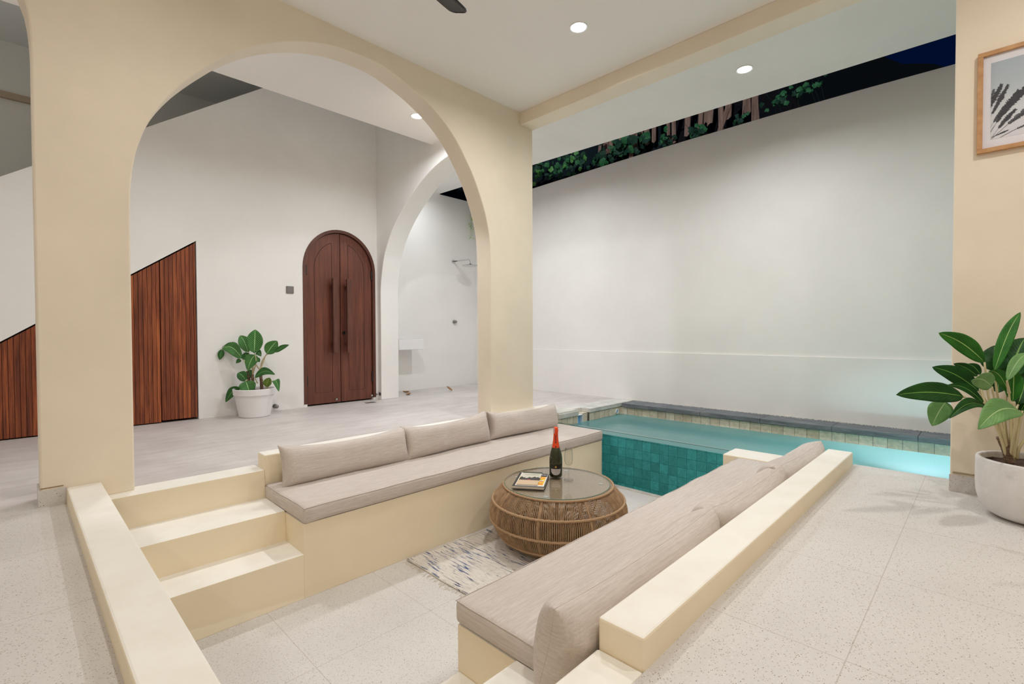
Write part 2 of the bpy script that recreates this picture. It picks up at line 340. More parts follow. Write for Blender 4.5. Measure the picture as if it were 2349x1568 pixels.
def wside():
    m = bpy.data.materials.new('pool_water_side'); m.use_nodes = True; nt = m.node_tree; nt.nodes.remove(nt.nodes['Principled BSDF']); out = nt.nodes['Material Output']
    rf = N(nt, 'BsdfRefraction'); rf.inputs['IOR'].default_value = 1.33; rf.inputs['Roughness'].default_value = 0; rf.inputs[0].default_value = (.85, .98, .98, 1); nt.links.new(rf.outputs[0], out.inputs[0]); return m
m_wside = wside()
def tile(ax):
    def fn(nt, b):
        c = coords(nt); s = N(nt, 'SeparateXYZ'); nt.links.new(c, s.inputs[0]); cb = N(nt, 'CombineXYZ')
        nt.links.new(s.outputs[1 if ax == 0 else 0], cb.inputs[0]); z5 = N(nt, 'Math', operation='ADD'); z5.inputs[1].default_value = .05; nt.links.new(s.outputs[2 if ax < 2 else 1], z5.inputs[0]); nt.links.new(z5.outputs[0], cb.inputs[1])
        def bk(c1, c2, mo):
            k = N(nt, 'TexBrick', Scale=1.0, offset=0.0, squash=1.0); k.inputs['Brick Width'].default_value = .1; k.inputs['Row Height'].default_value = .1; k.inputs['Mortar Size'].default_value = .0016; k.inputs['Mortar Smooth'].default_value = .1
            k.inputs['Color1'].default_value = (*c1, 1); k.inputs['Color2'].default_value = (*c2, 1); k.inputs['Mortar'].default_value = (*mo, 1); nt.links.new(cb.outputs[0], k.inputs[0]); return k
        k1 = bk((.18, .45, .43), (.25, .69, .66), (.06, .22, .21)); k2 = bk((.66, .56, .42), (.90, .82, .68), (.12, .10, .08))
        v = noise_t(nt, c, 22, 5, .7, .8); g = ramp(nt, v, [(.3, (.7, .7, .7)), (.7, (1.1, 1.1, 1.1))])
        zr = N(nt, 'Math', operation='GREATER_THAN'); zr.inputs[1].default_value = -.148; nt.links.new(s.outputs[2], zr.inputs[0])
        nt.links.new(mix(nt, 1.0, mix(nt, zr.outputs[0], k1.outputs[0], k2.outputs[0]), g, 'MULTIPLY'), b.inputs[0])
    return mat('pool_stone_tile_%s' % 'xyz'[ax], (.05, .3, .3), .5, fn=fn)
m_tile0, m_tile1, m_tile2 = tile(0), tile(1), tile(2)
def andes(nt, b):
    c = coords(nt, (6, 1.5, 10)); n = noise_t(nt, c, 3, 6, .7); nt.links.new(ramp(nt, n, [(.3, (.085, .095, .11)), (.55, (.17, .185, .20)), (.75, (.26, .27, .28))]), b.inputs[0]); bump(nt, b, n, .3, .01)
m_andes = mat('dark_andesite_stone', (.15, .16, .18), .7, fn=andes)
m_cop = mat('pale_stone_coping', (.6, .6, .55), .6, fn=lambda nt, b: nt.links.new(ramp(nt, noise_t(nt, coords(nt), 5, 6, .7), [(.3, (.46, .47, .44)), (.6, (.68, .67, .63))]), b.inputs[0]))
m_emit = bpy.data.materials.new('lamp_diffuser'); m_emit.use_nodes = True
_n = m_emit.node_tree; _e = _n.nodes.new('ShaderNodeEmission'); _e.inputs[0].default_value = (1, .99, .97, 1); _e.inputs[1].default_value = 14; _n.links.new(_e.outputs[0], _n.nodes['Material Output'].inputs[0])
m_rim = mat('white_lamp_trim', (.85, .85, .85), .4)
# ------------------------------------------------------------------ the setting
ST = dict(kind='structure')
H0 = -.588; WZ = -.135
boxo('floor', [(-3.2, .311, -3.2, 3.46, -.12, 0), (.311, 3.76, -3.2, .608, -.12, 0), (.311, 3.94, .608, 3.4, H0-.1, H0)], m_terra, **ST)
boxo('floor_deck', [(-3.2, .176, 3.46, 6.9, -.12, 0), (.176, 1.083, 3.40, 6.9, -.12, -.0005), (1.083, 3.93, 3.342, 6.9, -.12, 0), (3.93, 5.46, 3.45, 6.9, -.12, 0)], m_conc, **ST)
def dense(p, k=5):
    out = []; n = len(p)-1
    for i in range(n):
        p0, p1, p2, p3 = [Vector(p[max(0, min(n, i+j))]) for j in (-1, 0, 1, 2)]
        for s in range(k):
            f = s/k; q = .5*((2*p1)+(p2-p0)*f+(2*p0-5*p1+4*p2-p3)*f*f+(3*p1-p0-3*p2+p3)*f**3); out.append((q.x, q.y))
    return out+[tuple(p[-1])]
A1 = [(.451, 1.30), (.452, 1.48), (.458, 1.66), (.477, 1.81), (.498, 1.895), (.528, 1.986), (.591, 2.12), (.668, 2.24), (.75, 2.342), (.841, 2.442), (.934, 2.535), (1.081, 2.652), (1.205, 2.728), (1.31, 2.78), (1.46, 2.836), (1.668, 2.883), (1.878, 2.894), (2.04, 2.878), (2.26, 2.813), (2.368, 2.768),
      (2.468, 2.715), (2.57, 2.65), (2.656, 2.58), (2.735, 2.50), (2.812, 2.40), (2.895, 2.282), (2.965, 2.155), (3.035, 2.0), (3.08, 1.865), (3.108, 1.72), (3.120, 1.53), (3.122, 1.30)]
LA = [(.081, 2.10), (.0815, 2.17), (.081, 2.255), (.077, 2.336), (.070, 2.41), (.055, 2.48), (.01, 2.60), (-.08, 2.72), (-.25, 2.82), (-.5, 2.90), (-.9, 2.95), (-1.4, 2.97), (-1.9, 2.95), (-2.3, 2.87), (-2.55, 2.7), (-2.7, 2.4), (-2.72, 2.1)]
b = MB(); b.prism([(-3.2, 0), (-2.72, 0)]+dense(LA)[::-1]+[(.081, 0), (.451, -.004)]+dense(A1)+[(3.122, -.004), (3.709, -.004), (3.709, 3.12), (-3.2, 3.12)], 'Y', 3.323, 3.516)
tag(b.build('wall_arch', m_cream, bevel=.008), **ST)
A2 = [(5.553, 1.35), (5.547, 1.46), (5.530, 1.565), (5.49, 1.73), (5.437, 1.875), (5.30, 2.09), (5.13, 2.266), (4.94, 2.412), (4.80, 2.503), (4.68, 2.572), (4.52, 2.648), (4.35, 2.705), (4.18, 2.744), (4.0, 2.762), (3.8, 2.755), (3.65, 2.725), (3.517, 2.66)]
b = MB(); b.prism([(6.17, 0), (5.553, 0)]+dense(A2)+[(3.517, 3.72), (6.17, 3.72)], 'X', 3.287, 3.544)
tag(b.build('wall_inner_arch', m_white, bevel=.006), **ST)
def slope(x): return .936+.722*(x-.122)
DC, DH = 2.796, .462
DA = [(DC-DH*math.cos(math.pi*k/28), 1.615+.487*math.sin(math.pi*k/28)) for k in range(29)]
b = MB(); b.prism([(-3.0, .03), (-3.0, 0), (-1.17, 0), (1.285, slope(1.285)), (1.285, 0), (DC-DH, 0)]+DA+[(DC+DH, 0), (3.287, 0), (3.287, 3.72), (2.235, 3.72), (1.916, 3.497), (.897, 2.777), (-.053, 2.107)], 'Y', 5.64, 5.76)
tag(b.build('wall_door', m_white), **ST)
boxo('wall_shower', [(3.544, 4.705, 6.17, 6.3, 0, 3.12), (4.705, 5.60, 6.17, 6.3, 0, 3.022)], m_white, **ST)
tops = [(6.17, 2.995), (4.875, 3.002), (3.9, 3.028), (3.532, 3.038), (2.585, 3.057), (1.648, 3.063), (.906, 3.062), (.227, 3.049), (-3.2, 3.02)]
b = MB(); b.prism([(6.17, -.12), ]+tops+[(-3.2, -.12)], 'X', 5.45, 5.62); b.box(5.435, 5.45, -3.2, 6.17, -.012, .61)
tag(b.build('wall_boundary', m_white, bevel=.004), **ST)
boxo('wall_right', (3.49, 3.709, -3.2, .139, 0, 3.0), m_cream, .006, **ST)
boxo('wall_left', (-3.3, -3.2, -3.3, 7.0, -.1, 3.75), m_cream, **ST)
boxo('wall_back', (-3.2, 5.6, -3.3, -3.2, -.1, 3.1), m_cream, **ST)
m_upper = mat('grey_upper_paint', (.74, .75, .73), .9)
boxo('wall_stairwell', (-3.2, 3.4, 6.9, 7.0, 0, 3.72), m_upper, **ST)
boxo('ceiling', (-3.2, 3.709, -3.2, 3.323, 3.018, 3.12), m_ceil, **ST)
b = MB()
for (x0, x1, y0, y1) in ((-3.2, 3.287, 3.516, 4.449),): b.box(x0, x1, y0, y1, 2.945, 3.12)
tag(b.build('ceiling_porch', m_ceil), **ST)
b = MB()
def ez(y): return 2.957+.0128*(y-.2)
for (x0, x1, y0, y1) in ((3.709, 4.709, -3.2, 3.517), (3.544, 4.709, 3.517, 6.17)):
    b.add([(x0, y0, ez(y0)), (x1, y0, ez(y0)), (x1, y1, ez(y1)), (x0, y1, ez(y1)), (x0, y0, 3.13), (x1, y0, 3.13), (x1, y1, 3.13), (x0, y1, 3.13)], [(3, 2, 1, 0), (4, 5, 6, 7), (0, 1, 5, 4), (1, 2, 6, 5), (2, 3, 7, 6), (3, 0, 4, 7)])
tag(b.build('ceiling_eave', m_white), **ST)
boxo('ceiling_stairwell', [(-3.2, 3.544, 4.449, 7.0, 3.714, 3.8), (-3.2, 3.287, 4.40, 4.449, 3.12, 3.8)], mat('grey_stairwell_ceiling', (.80, .83, .84), .9), **ST)
boxo('trim_1', (3.522, 3.709, -3.2, 3.323, 2.895, 3.018), m_cream, .004, **ST)
boxo('trim_2', (-3.2, 3.28, 6.86, 6.9, 3.155, 3.215), mat('brown_picture_rail', (.45, .36, .27), .7), **ST)
boxo('baseboard_left', (.073, .176, 3.314, 3.3225, 0, .082), m_terra, **ST)
boxo('baseboard_left_side', (.073, .0805, 3.3225, 3.50, 0, .082), m_terra, **ST)
boxo('baseboard_right', [(3.481, 3.492, -3.2, .142, 0, .088)], m_terra, **ST)
boxo('trim_3', [(3.487, 3.4905, -3.2, .128, .095, .104)], mat('tan_groove', (.42, .33, .22), .8), **ST)
boxo('trim_4', [(.081, .165, 3.3215, 3.3235, .088, .093)], mat('tan_groove_2', (.30, .22, .13), .8), **ST)
boxo('wall_kerb', (.176, .311, .20, 3.323, -.5, .078), m_built, .007, **ST)
boxo('wall_parapet', [(1.09, 3.722, .608, .744, -.5, .085)], m_built, .007, **ST)
boxo('wall_parapet_pool_end', [(3.722, 3.82, .608, .744, -1.4, -.12)], m_built, **ST)
boxo('wall_low', [(3.82, 4.085, .608, 1.459, -1.4, -.09)], m_built, .008, **ST)
# masonry furniture
b = MB(); b.prism([(3.40, 0), (3.222, 0), (3.206, -.168), (2.898, -.172), (2.884, -.343), (2.64, -.346), (2.64, H0), (3.40, H0)], 'X', .311, 1.083)
tag(b.build('step_flight', m_built, bevel=.002, loc=(.7, 3.0, H0)), 'three cream plastered steps with pale treads going down into the sunken lounge from the arch', 'steps')
b = MB(); b.prism([(.608, .0006), (.744, .0006), (.758, -.168), (1.047, -.172), (1.060, -.343), (1.329, -.346), (1.329, H0), (.608, H0)], 'X', .311, 1.088)
tag(b.build('step_flight', m_built, bevel=.006, loc=(.7, 1.0, H0)), 'cream steps at the near corner beside the right bench, cut by the bottom edge', 'steps')
def bench(y0, y1, x0, x1, lab): return tag(boxo('built_in_bench', (x0, x1, y0, y1, H0, -.182), m_built, .002), lab, 'bench', 'built-in benches of the sunken lounge')
bench(2.64, 3.222, 1.083, 3.93, 'long cream masonry bench base under the left seat cushion, ending at the pool glass')
bench(.744, 1.338, 1.088, 3.82, 'cream masonry bench base under the right seat cushion, along the low parapet')
boxo('wall_bench_back', (1.083, 3.93, 3.222, 3.342, -.12, .093), m_built, .008, **ST)
# ------------------------------------------------------------------ pool
b = MB(); b.box(5.15, 5.45, -3.2, 3.19, -1.4, -.047)
tag(b.build('wall_pool_far', m_tile0), **ST)
b = MB(); b.box(3.94, 4.28, 3.19, 3.45, -1.4, -.045); b.box(4.50, 5.45, 3.19, 3.45, -1.4, -.045); b.box(4.28, 4.50, 3.19, 3.45, -1.4, -.24); b.box(4.398, 4.50, 3.215, 3.45, -.24, -.045); b.box(4.28, 4.398, 3.26, 3.45, -.24, -.045)
tag(b.build('wall_pool_left', m_tile1), **ST)
boxo('wall_pool_near', [(3.62, 3.70, -3.2, .608, -1.4, -.12), (3.93, 3.995, 1.459, 3.19, -1.4, -.60)], m_tile0, **ST)
boxo('floor_pool', (3.62, 5.45, -3.2, 3.45, -1.5, -1.4), m_tile2, **ST)
boxo('trim_5', [(3.90, 3.94, 1.459, 2.64, H0-.01, H0+.012)], m_cop, .003, **ST)
boxo('trim_6', [(4.50, 5.44, 3.178, 3.45, -.045, .001), (3.95, 4.285, 3.175, 3.45, -.05, .001), (4.285, 4.50, 3.30, 3.45, -.045, .001)], m_cop, .004, **ST)
b = MB()
y = -3.2; random.seed(4)
while y < 3.16:
    y2 = min(3.16, y+.6); b.box(5.125+random.uniform(-.003, .003), 5.437, y+.001, y2-.001, -.047, -.001); y = y2
tag(b.build('trim_7', m_andes, bevel=.004), **ST)
b = MB(); b.add([(3.70, -3.2, WZ), (5.15, -3.2, WZ), (5.15, 3.19, WZ), (3.997, 3.19, WZ), (3.997, 1.46, WZ), (4.085, 1.46, WZ), (4.085, .608, WZ), (3.70, .608, WZ)], [tuple(range(8))], 0)
b.add([(3.997, 1.46, WZ), (3.997, 3.19, WZ), (3.997, 3.19, -1.395), (3.997, 1.46, -1.395)], [(0, 1, 2, 3)], 1)
wo = tag(b.build('pool_water', [m_water, m_wside], loc=(4.6, 1, WZ)), 'still turquoise pool water, glowing pale blue at the right', 'water', kind='stuff')
t = thing('pool_window', (3.967, 2.3, -.62), 'clear see-through pool wall panel between the two benches, green tiles showing through', 'glass panel')
b = MB(); b.box(3.942, 3.992, 1.459, 3.19, -.60, -.086); b.build('panel', m_acryl, t)
b = MB(); b.tube([(3.9415, 1.459, -.086), (3.9415, 3.19, -.086)], .0018, 5); b.build('top_edge', mat('dull_green_edge', (.05, .13, .11), .6, spec=.1), t)
# pool fittings
t = thing('pool_skimmer', (4.34, 3.25, -.2), 'small blue skimmer mouth in the tiled pool edge, left of the round inlet', 'skimmer')
b = MB(); m_blue = mat('pale_blue_plastic', (.22, .50, .85), .4); b.box(4.300, 4.390, 3.235, 3.25, -.23, -.06); b.build('opening', m_blue, t)
b = MB(); b.box(4.284, 4.30, 3.20, 3.25, -.24, -.052); b.box(4.388, 4.397, 3.20, 3.25, -.24, -.052); b.box(4.284, 4.397, 3.20, 3.25, -.060, -.050); b.build('frame', m_rim, t)
t = thing('skimmer_cover', (4.11, 3.32, .001), 'flat pale stone lid on the deck edge, behind the far end of the left bench', 'lid')
b = MB(); b.box(3.96, 4.27, 3.19, 3.44, .001, .014); b.build('slab', m_cop, t, bevel=.003)
b = MB(); b.box(4.03, 4.20, 3.425, 3.432, .0141, .0155); b.build('lifting_slot', m_dark, t)
t = thing('pool_inlet', (5.066, 3.19, -.10), 'round white water inlet in the beige tile band near the pool corner', 'inlet')
b = MB(); b.tube([(5.066+.026*math.cos(a*.5236), 3.187, -.10+.026*math.sin(a*.5236)) for a in range(12)], .007, 6, closed=True); b.build('ring', m_rim, t, smooth=True)
b = MB(); b.ball((5.066, 3.187, -.10), (.014, .006, .014)); b.build('nozzle', m_blue, t, smooth=True)
t = thing('pool_lamp', (3.70, .30, -.50), 'round underwater lamp on the near pool side, glowing through the water', 'pool light')
b = MB(); b.tube([(3.70, .30, -.50), (3.722, .30, -.50)], .08, 24); b.build('housing', m_rim, t, smooth=False)
b = MB(); b.tube([(3.7225, .30, -.50), (3.725, .30, -.50)], .065, 24); b.build('lens', m_emit, t)
l = bpy.data.lights.new('pool_bulb', 'AREA'); l.shape = 'DISK'; l.size = .13; l.energy = 21; l.spread = math.radians(84); l.color = (.82, .95, 1); lo = bpy.data.objects.new('bulb', l); COL.objects.link(lo)
lo.parent = t; lo.location = (.04, 0, 0); lo.rotation_euler = (0, math.radians(-90+8), 0)
# pebbles along the wall foot
random.seed(11); b = MB()
for i in range(420):
    yy = random.uniform(-.3, 3.2); xx = random.uniform(5.395, 5.434); r = random.uniform(.003, .009)
    b.lathe((xx, yy, -.001), [(r, 0), (r*.9, r*.6), (r*.3, r*.9)], 5)
tag(b.build('gravel', mat('white_pebbles', (.62, .60, .56), .8), loc=(5.41, 1.5, -.012)), 'thin line of white pebbles and crumbs between the dark pool coping and the wall', 'gravel', kind='stuff')
# ------------------------------------------------------------------ doors
def arch_pts(dx, z0, n=28, rz=.487): return [(DC-(DH-dx)*math.cos(math.pi*k/n), 1.615+(rz-dx)*math.sin(math.pi*k/n)) for k in range(n+1)]
def Y(poly, a, c, name, m, parent, bevel=0):
    q = MB(); q.prism(poly, 'Y', a, c); return q.build(name, m, parent, bevel=bevel)
d1 = thing('door_1', (DC, 5.66, 0), 'tall mahogany double door with a round arched top in the white wall', 'door', kind='structure')
o_ = arch_pts(0, 0); i_ = arch_pts(.036, 0)
Y([(DC-DH, .03)]+o_+[(DC+DH, .03), (DC+DH-.036, .03)]+i_[::-1]+[(DC-DH+.036, .03)], 5.636, 5.72, 'frame', m_frame, d1)
for sg, nm in ((-1, 'left'), (1, 'right')):
    pts = arch_pts(.042, 0); half = [p for p in pts if (p[0]-DC)*sg > .004]
    if sg < 0: poly = [(DC-DH+.042, .018)]+half+[(DC-.004, 1.615+.445), (DC-.004, .018)]
    else: poly = [(DC+.004, .018), (DC+.004, 1.615+.445)]+half+[(DC+DH-.042, .018)]
    lf = Y(poly, 5.662, 5.70, 'leaf', m_door, d1)
    pi_ = arch_pts(.145, 0); ph = [p for p in pi_ if (p[0]-DC)*sg > .10]
    xi = DC+sg*.105; top = 1.615+(.487-.145)*math.sqrt(max(0, 1-(.105/(DH-.145))**2))
    loop = [(DC+sg*(DH-.145), .15)]+(ph if sg < 0 else ph[::-1])+[(xi, top), (xi, .15)]
    q = MB(); q.tube([(p[0], 5.6615, p[1]) for p in loop], .0022, 4, closed=True); q.build('panel_groove', m_dark, lf)
    hx = 2.696 if sg < 0 else 2.872
    q = MB(); q.box(hx-.030, hx+.030, 5.572, 5.602, .62, 1.51)
    q.box(hx-.012, hx+.012, 5.602, 5.662, .70, .74); q.box(hx-.012, hx+.012, 5.602, 5.662, 1.39, 1.43); q.build('pull_handle', m_frame, lf, bevel=.003)
    for z in ((.24, .36), (1.53, 1.65)):
        q = MB(); q.tube([(DC+sg*(DH-.041), 5.652, z[0]), (DC+sg*(DH-.041), 5.652, z[1])], .012, 8); q.build('hinge', m_black, lf)
    sx_ = 2.726 if sg < 0 else 3.199
    q = MB(); q.tube([(sx_, 5.662, .055), (sx_, 5.64, .055)], .013, 10); q.ball((sx_, 5.636, .055), .014); q.build('door_stud', m_chrome, lf, smooth=True)
    if sg > 0:
        q = MB(); q.tube([(2.838, 5.662, .857), (2.838, 5.652, .857)], .021, 16); q.build('lock', m_black, lf)
        q = MB(); q.tube([(2.838, 5.652, .862), (2.838, 5.649, .862)], .008, 10); q.box(2.834, 2.842, 5.649, 5.652, .845, .860); q.build('key_cylinder', m_chrome, lf)
boxo('trim_8', [(DC-DH-.004, DC-DH+.036, 5.634, 5.72, 0, .03), (DC+DH-.036, DC+DH+.004, 5.634, 5.72, 0, .03)], m_white, **ST)
b = MB(); b.prism([(-1.3, 0), (3.28, 0), (3.28, 2.2), (1.35, 2.2), (-1.3, .2)], 'Y', 5.77, 5.80); tag(b.build('wall_door_backing', m_dark), **ST)
d2 = thing('door_2', (.1, 5.66, 0), 'red teak slatted cupboard doors under the sloping stair', 'door', kind='structure')
for xa, xb, z0 in ((-1.1, -.30, .012), (-.296, .365, .012), (.369, .979, .010), (.985, 1.276, .022)):
    q = MB(); x = xa
    while x < xb-.004:
        x2 = min(xb, math.floor(x/.034+1.0001)*.034)
        if x2 > x+.003: q.prism([(x+.0015, z0), (x2-.0015, z0), (x2-.0015, slope(x2)-.016), (x+.0015, slope(x)-.016)], 'Y', 5.648, 5.672)
        x = x2
    q.prism([(xa, z0+.004), (xb, z0+.004), (xb, slope(xb)-.02), (xa, slope(xa)-.02)], 'Y', 5.668, 5.69)
    q.build('slatted_leaf', m_slat, d2)
# ------------------------------------------------------------------ small wall fittings
t = thing('light_switch', (2.19, 5.64, 1.343), 'square grey switch plate on the white wall left of the arched door', 'switch')
q = MB(); q.box(2.147, 2.229, 5.628, 5.64, 1.303, 1.384); q.build('plate', m_grey, t, bevel=.003)
q = MB(); q.box(2.154, 2.222, 5.625, 5.629, 1.310, 1.377); q.build('rocker', m_grey, t, bevel=.002)
t = thing('door_stop', (2.012, 5.64, .045), 'small steel ball door stop low on the wall, right of the potted plant', 'door stop')
q = MB(); q.tube([(2.012, 5.64, .05), (2.012, 5.634, .05)], .024, 16); q.build('base', m_steel, t)
q = MB(); q.tube([(2.012, 5.634, .05), (2.012, 5.60, .05)], .010, 10); q.ball((2.014, 5.592, .05), .022, 14); q.build('knob', m_steel, t, smooth=True)
t = thing('door_stop', (3.287, 5.577, .072), 'steel door stop with a small hook on the narrow pier right of the arched door', 'door stop')
q = MB(); q.tube([(3.287, 5.585, .072), (3.281, 5.585, .072)], .022, 16); q.build('base', m_steel, t)
q = MB(); q.tube([(3.281, 5.585, .072), (3.24, 5.585, .072)], .008, 8); q.ball((3.236, 5.585, .072), .013, 10); q.build('knob', m_steel, t, smooth=True)
q = MB(); q.tube([(3.276, 5.585, .078), (3.262, 5.59, .10), (3.255, 5.59, .092)], .003, 6); q.build('hook', m_steel, t, smooth=True)
t = thing('floor_drain', (3.055, 5.42, .001), 'small rectangular grey drain grate in the concrete deck before the arched door', 'drain')
q = MB(); q.box(2.99, 3.12, 5.385, 5.455, .0005, .003); q.build('grate', m_grey, t)
q = MB()
for k in range(6): q.box(3.0+k*.02, 3.008+k*.02, 5.392, 5.448, .003, .0035)
q.build('slots', m_dark, t)
t = thing('shower', (4.97, 6.17, 2.0), 'chrome rain shower head on a bent wall arm beyond the arches', 'shower')
q = MB(); q.tube([(4.97, 6.17, 2.0), (4.97, 6.163, 2.0)], .032, 16); q.build('wall_flange', m_chrome, t)
q = MB(); q.tube([(4.97, 6.17, 2.0), (5.0, 6.0, 2.005), (5.03, 5.87, 2.005), (5.037, 5.845, 1.995), (5.04, 5.84, 1.96), (5.04, 5.84, 1.93)], .010, 10); q.build('arm', m_chrome, t, smooth=True)
q = MB(); q.lathe((5.04, 5.84, 1.905), [(.125, 0), (.127, .004), (.122, .009), (.03, .013), (.018, .03)], 32); q.build('shower_head', m_chrome, t)
t = thing('shower_valve', (4.98, 6.17, 1.03), 'round chrome shower tap on the white wall below the rain shower head', 'tap')
q = MB(); q.tube([(4.98, 6.17, 1.03), (4.98, 6.16, 1.03)], .036, 18); q.build('plate', m_chrome, t)
q = MB(); q.tube([(4.98, 6.16, 1.03), (4.98, 6.12, 1.03)], .022, 14); q.build('knob', m_steel, t)
t = thing('wash_basin', (4.0, 6.17, .61), 'white rectangular wall basin half hidden behind the inner arch', 'basin')
q = MB(); q.box(3.75, 4.165, 5.86, 6.17, .615, .765); q.build('bowl', m_pot, t, bevel=.008)
q = MB(); q.box(3.775, 4.14, 5.885, 6.14, .7655, .767); q.build('basin_inside', mat('basin_shade', (.5, .5, .5), .4), t)
def dead(x, y, a, s, lab, up_=0):
    q = MB(); ca, sa = math.cos(a), math.sin(a)
    def f(u, v):
        wd = s*.45*math.sin(math.pi*min(1, u*.95+.03))**.8; lx = (u-.5)*s; ly = (v-.5)*wd*1.6; z = .004+.16*s*(abs(v-.5)*2)**1.5+.25*s*(u-.5)**2+up_*u*s
        return (x+lx*ca-ly*sa, y+lx*sa+ly*ca, z)
    q.grid(f, 8, 6); o = q.build('dry_leaf', m_dry, loc=(x, y, 0), smooth=True, solid=.001); return tag(o, lab, 'leaf', 'dry leaves on the deck by the shower')
m_dry = mat('dry_leaf_brown', (.30, .15, .06), .7, fn=lambda nt, b: nt.links.new(ramp(nt, noise_t(nt, coords(nt), 30, 3), [(.35, (.20, .09, .04)), (.65, (.45, .27, .10))]), b.inputs[0]))
dead(3.80, 5.72, .6, .10, 'dry yellow-brown leaf on the deck at the foot of the inner arch, nearest the pier')
dead(3.93, 5.97, 2.2, .09, 'dry leaf on the deck just behind the other one by the inner arch pier')
dead(4.45, 5.63, 1.9, .09, 'lone curled brown dry leaf on the deck in front of the shower', .55)
# ------------------------------------------------------------------ downlights
for k, (x, y, z, wt, c, lab) in enumerate(LAMPS):
    t = thing('downlight', (x, y, z), lab, 'downlight', 'round recessed downlights')
    q = MB(); q.lathe((x, y, z-.006), [(.064, .006), (.064, .001), (.060, 0), (.052, .003), (.052, .006)], 32); q.build('trim_ring', m_rim, t, smooth=False)
    q = MB(); q.lathe((x, y, z-.004), [(.052, 0), (.052, .003)], 32); q.build('diffuser', m_emit, t)
    l = bpy.data.lights.new('bulb_light', 'AREA'); l.shape = 'DISK'; l.size = .11; l.energy = wt; l.color = c; l.spread = math.radians(165)
    lo = bpy.data.objects.new('bulb', l); COL.objects.link(lo); lo.parent = t; lo.location = (0, 0, -.012)
# ------------------------------------------------------------------ ceiling fan
HX, HY, HZ = 1.15, 2.0, 2.655
t = thing('ceiling_fan', (HX, HY, 3.018), 'black ceiling fan, one blade tip showing at the top edge', 'ceiling fan')
q = MB(); q.lathe((HX, HY, HZ-.07), [(.03, 0), (.085, .01), (.10, .04), (.10, .10), (.07, .13), (.02, .15)], 28); q.build('motor', m_black, t, smooth=True)
q = MB(); q.tube([(HX, HY, HZ+.05), (HX, HY, 3.0)], .014, 10); q.lathe((HX, HY, 2.965), [(.03, 0), (.06, .03), (.065, .053)], 20); q.build('down_rod', m_black, t)
for k in range(3):
    a = math.atan2(2.14-HY, 1.76-HX)+k*2*math.pi/3; ca, sa = math.cos(a), math.sin(a)
    def f(u, v, s=1):
        L = .10+.565*u; wd = .050+.016*math.sin(u*2.5); e = u
        wd *= math.sqrt(max(0, 1-((e-.93)/.07)**2)) if e > .93 else 1
        v2 = (v-.5)*2; z = HZ+.02*v2*wd/.06+.006*(1-v2*v2)
        return (HX+L*ca-v2*wd*sa, HY+L*sa+v2*wd*ca, z)
    us = [0, .1, .2, .3, .4, .5, .6, .7, .8, .88, .93, .95, .965, .98, .99, 1.0]
    q = MB(); vs = [f(u, v/6) for u in us for v in range(7)]
    q.add(vs, [(i*7+j, (i+1)*7+j, (i+1)*7+j+1, i*7+j+1) for i in range(len(us)-1) for j in range(6)])
    q.build('blade', m_black, t, smooth=True, solid=.008)
# ------------------------------------------------------------------ cushions
def nz(v, s): return noise.noise(Vector(v)*s)
def seat_cushion(x0, x1, y0, y1, z0, z1, lab, seed, droop=None):
    t = thing('seat_cushion', ((x0+x1)/2, (y0+y1)/2, z0), lab, 'seat cushion', 'long seat cushions')
    def disp(v):
        e = .004*nz((v.x+seed, v.y, v.z), 3)+.0025*nz((v.x, v.y+seed, v.z), 14)
        top = max(0, (v.z-z0)/(z1-z0)); w_ = min(1, (v.x-x0)/.12, (x1-v.x)/.12, (v.y-y0)/.12, (y1-v.y)/.12)
        r = Vector((v.x, v.y+e*.6, v.z+top*(e+.006*max(0, w_))))
        return droop(r) if droop else r
    q = MB(); q.rbox(x0, x1, y0, y1, z0, z1, .024, disp=disp, step=.05); q.build('cover', m_fab, t, smooth=True, weld=True)
    i = .006; lp = []
    def edge(a, c, n):
        for k in range(n): lp.append(tuple(a[j]+(c[j]-a[j])*k/n for j in range(2)))
    P4 = [(x0+i, y0+i), (x1-i, y0+i), (x1-i, y1-i), (x0+i, y1-i)]
    for k in range(4): edge(P4[k], P4[(k+1) % 4], 30 if k % 2 == 0 else 8)
    pts = [disp(Vector((p[0], p[1], z1-.005))) for p in lp]
    q = MB(); q.tube(pts, .0022, 5, closed=True); q.build('piping', m_fab, t, smooth=True)
    return t
def dr(v):
    k = max(0, 1-(v.x-1.07)/.12); k2 = max(0, (2.68-v.y)/.06); return Vector((v.x, v.y, v.z-.009*k*min(1, k2)))
seat_cushion(1.078, 3.938, 2.626, 3.218, -.180, -.088, 'long oatmeal seat cushion on the left bench, below three back cushions', 1, dr)
seat_cushion(1.080, 3.818, .748, 1.350, -.180, -.096, 'long oatmeal seat cushion on the right bench, in front of the parapet', 5)
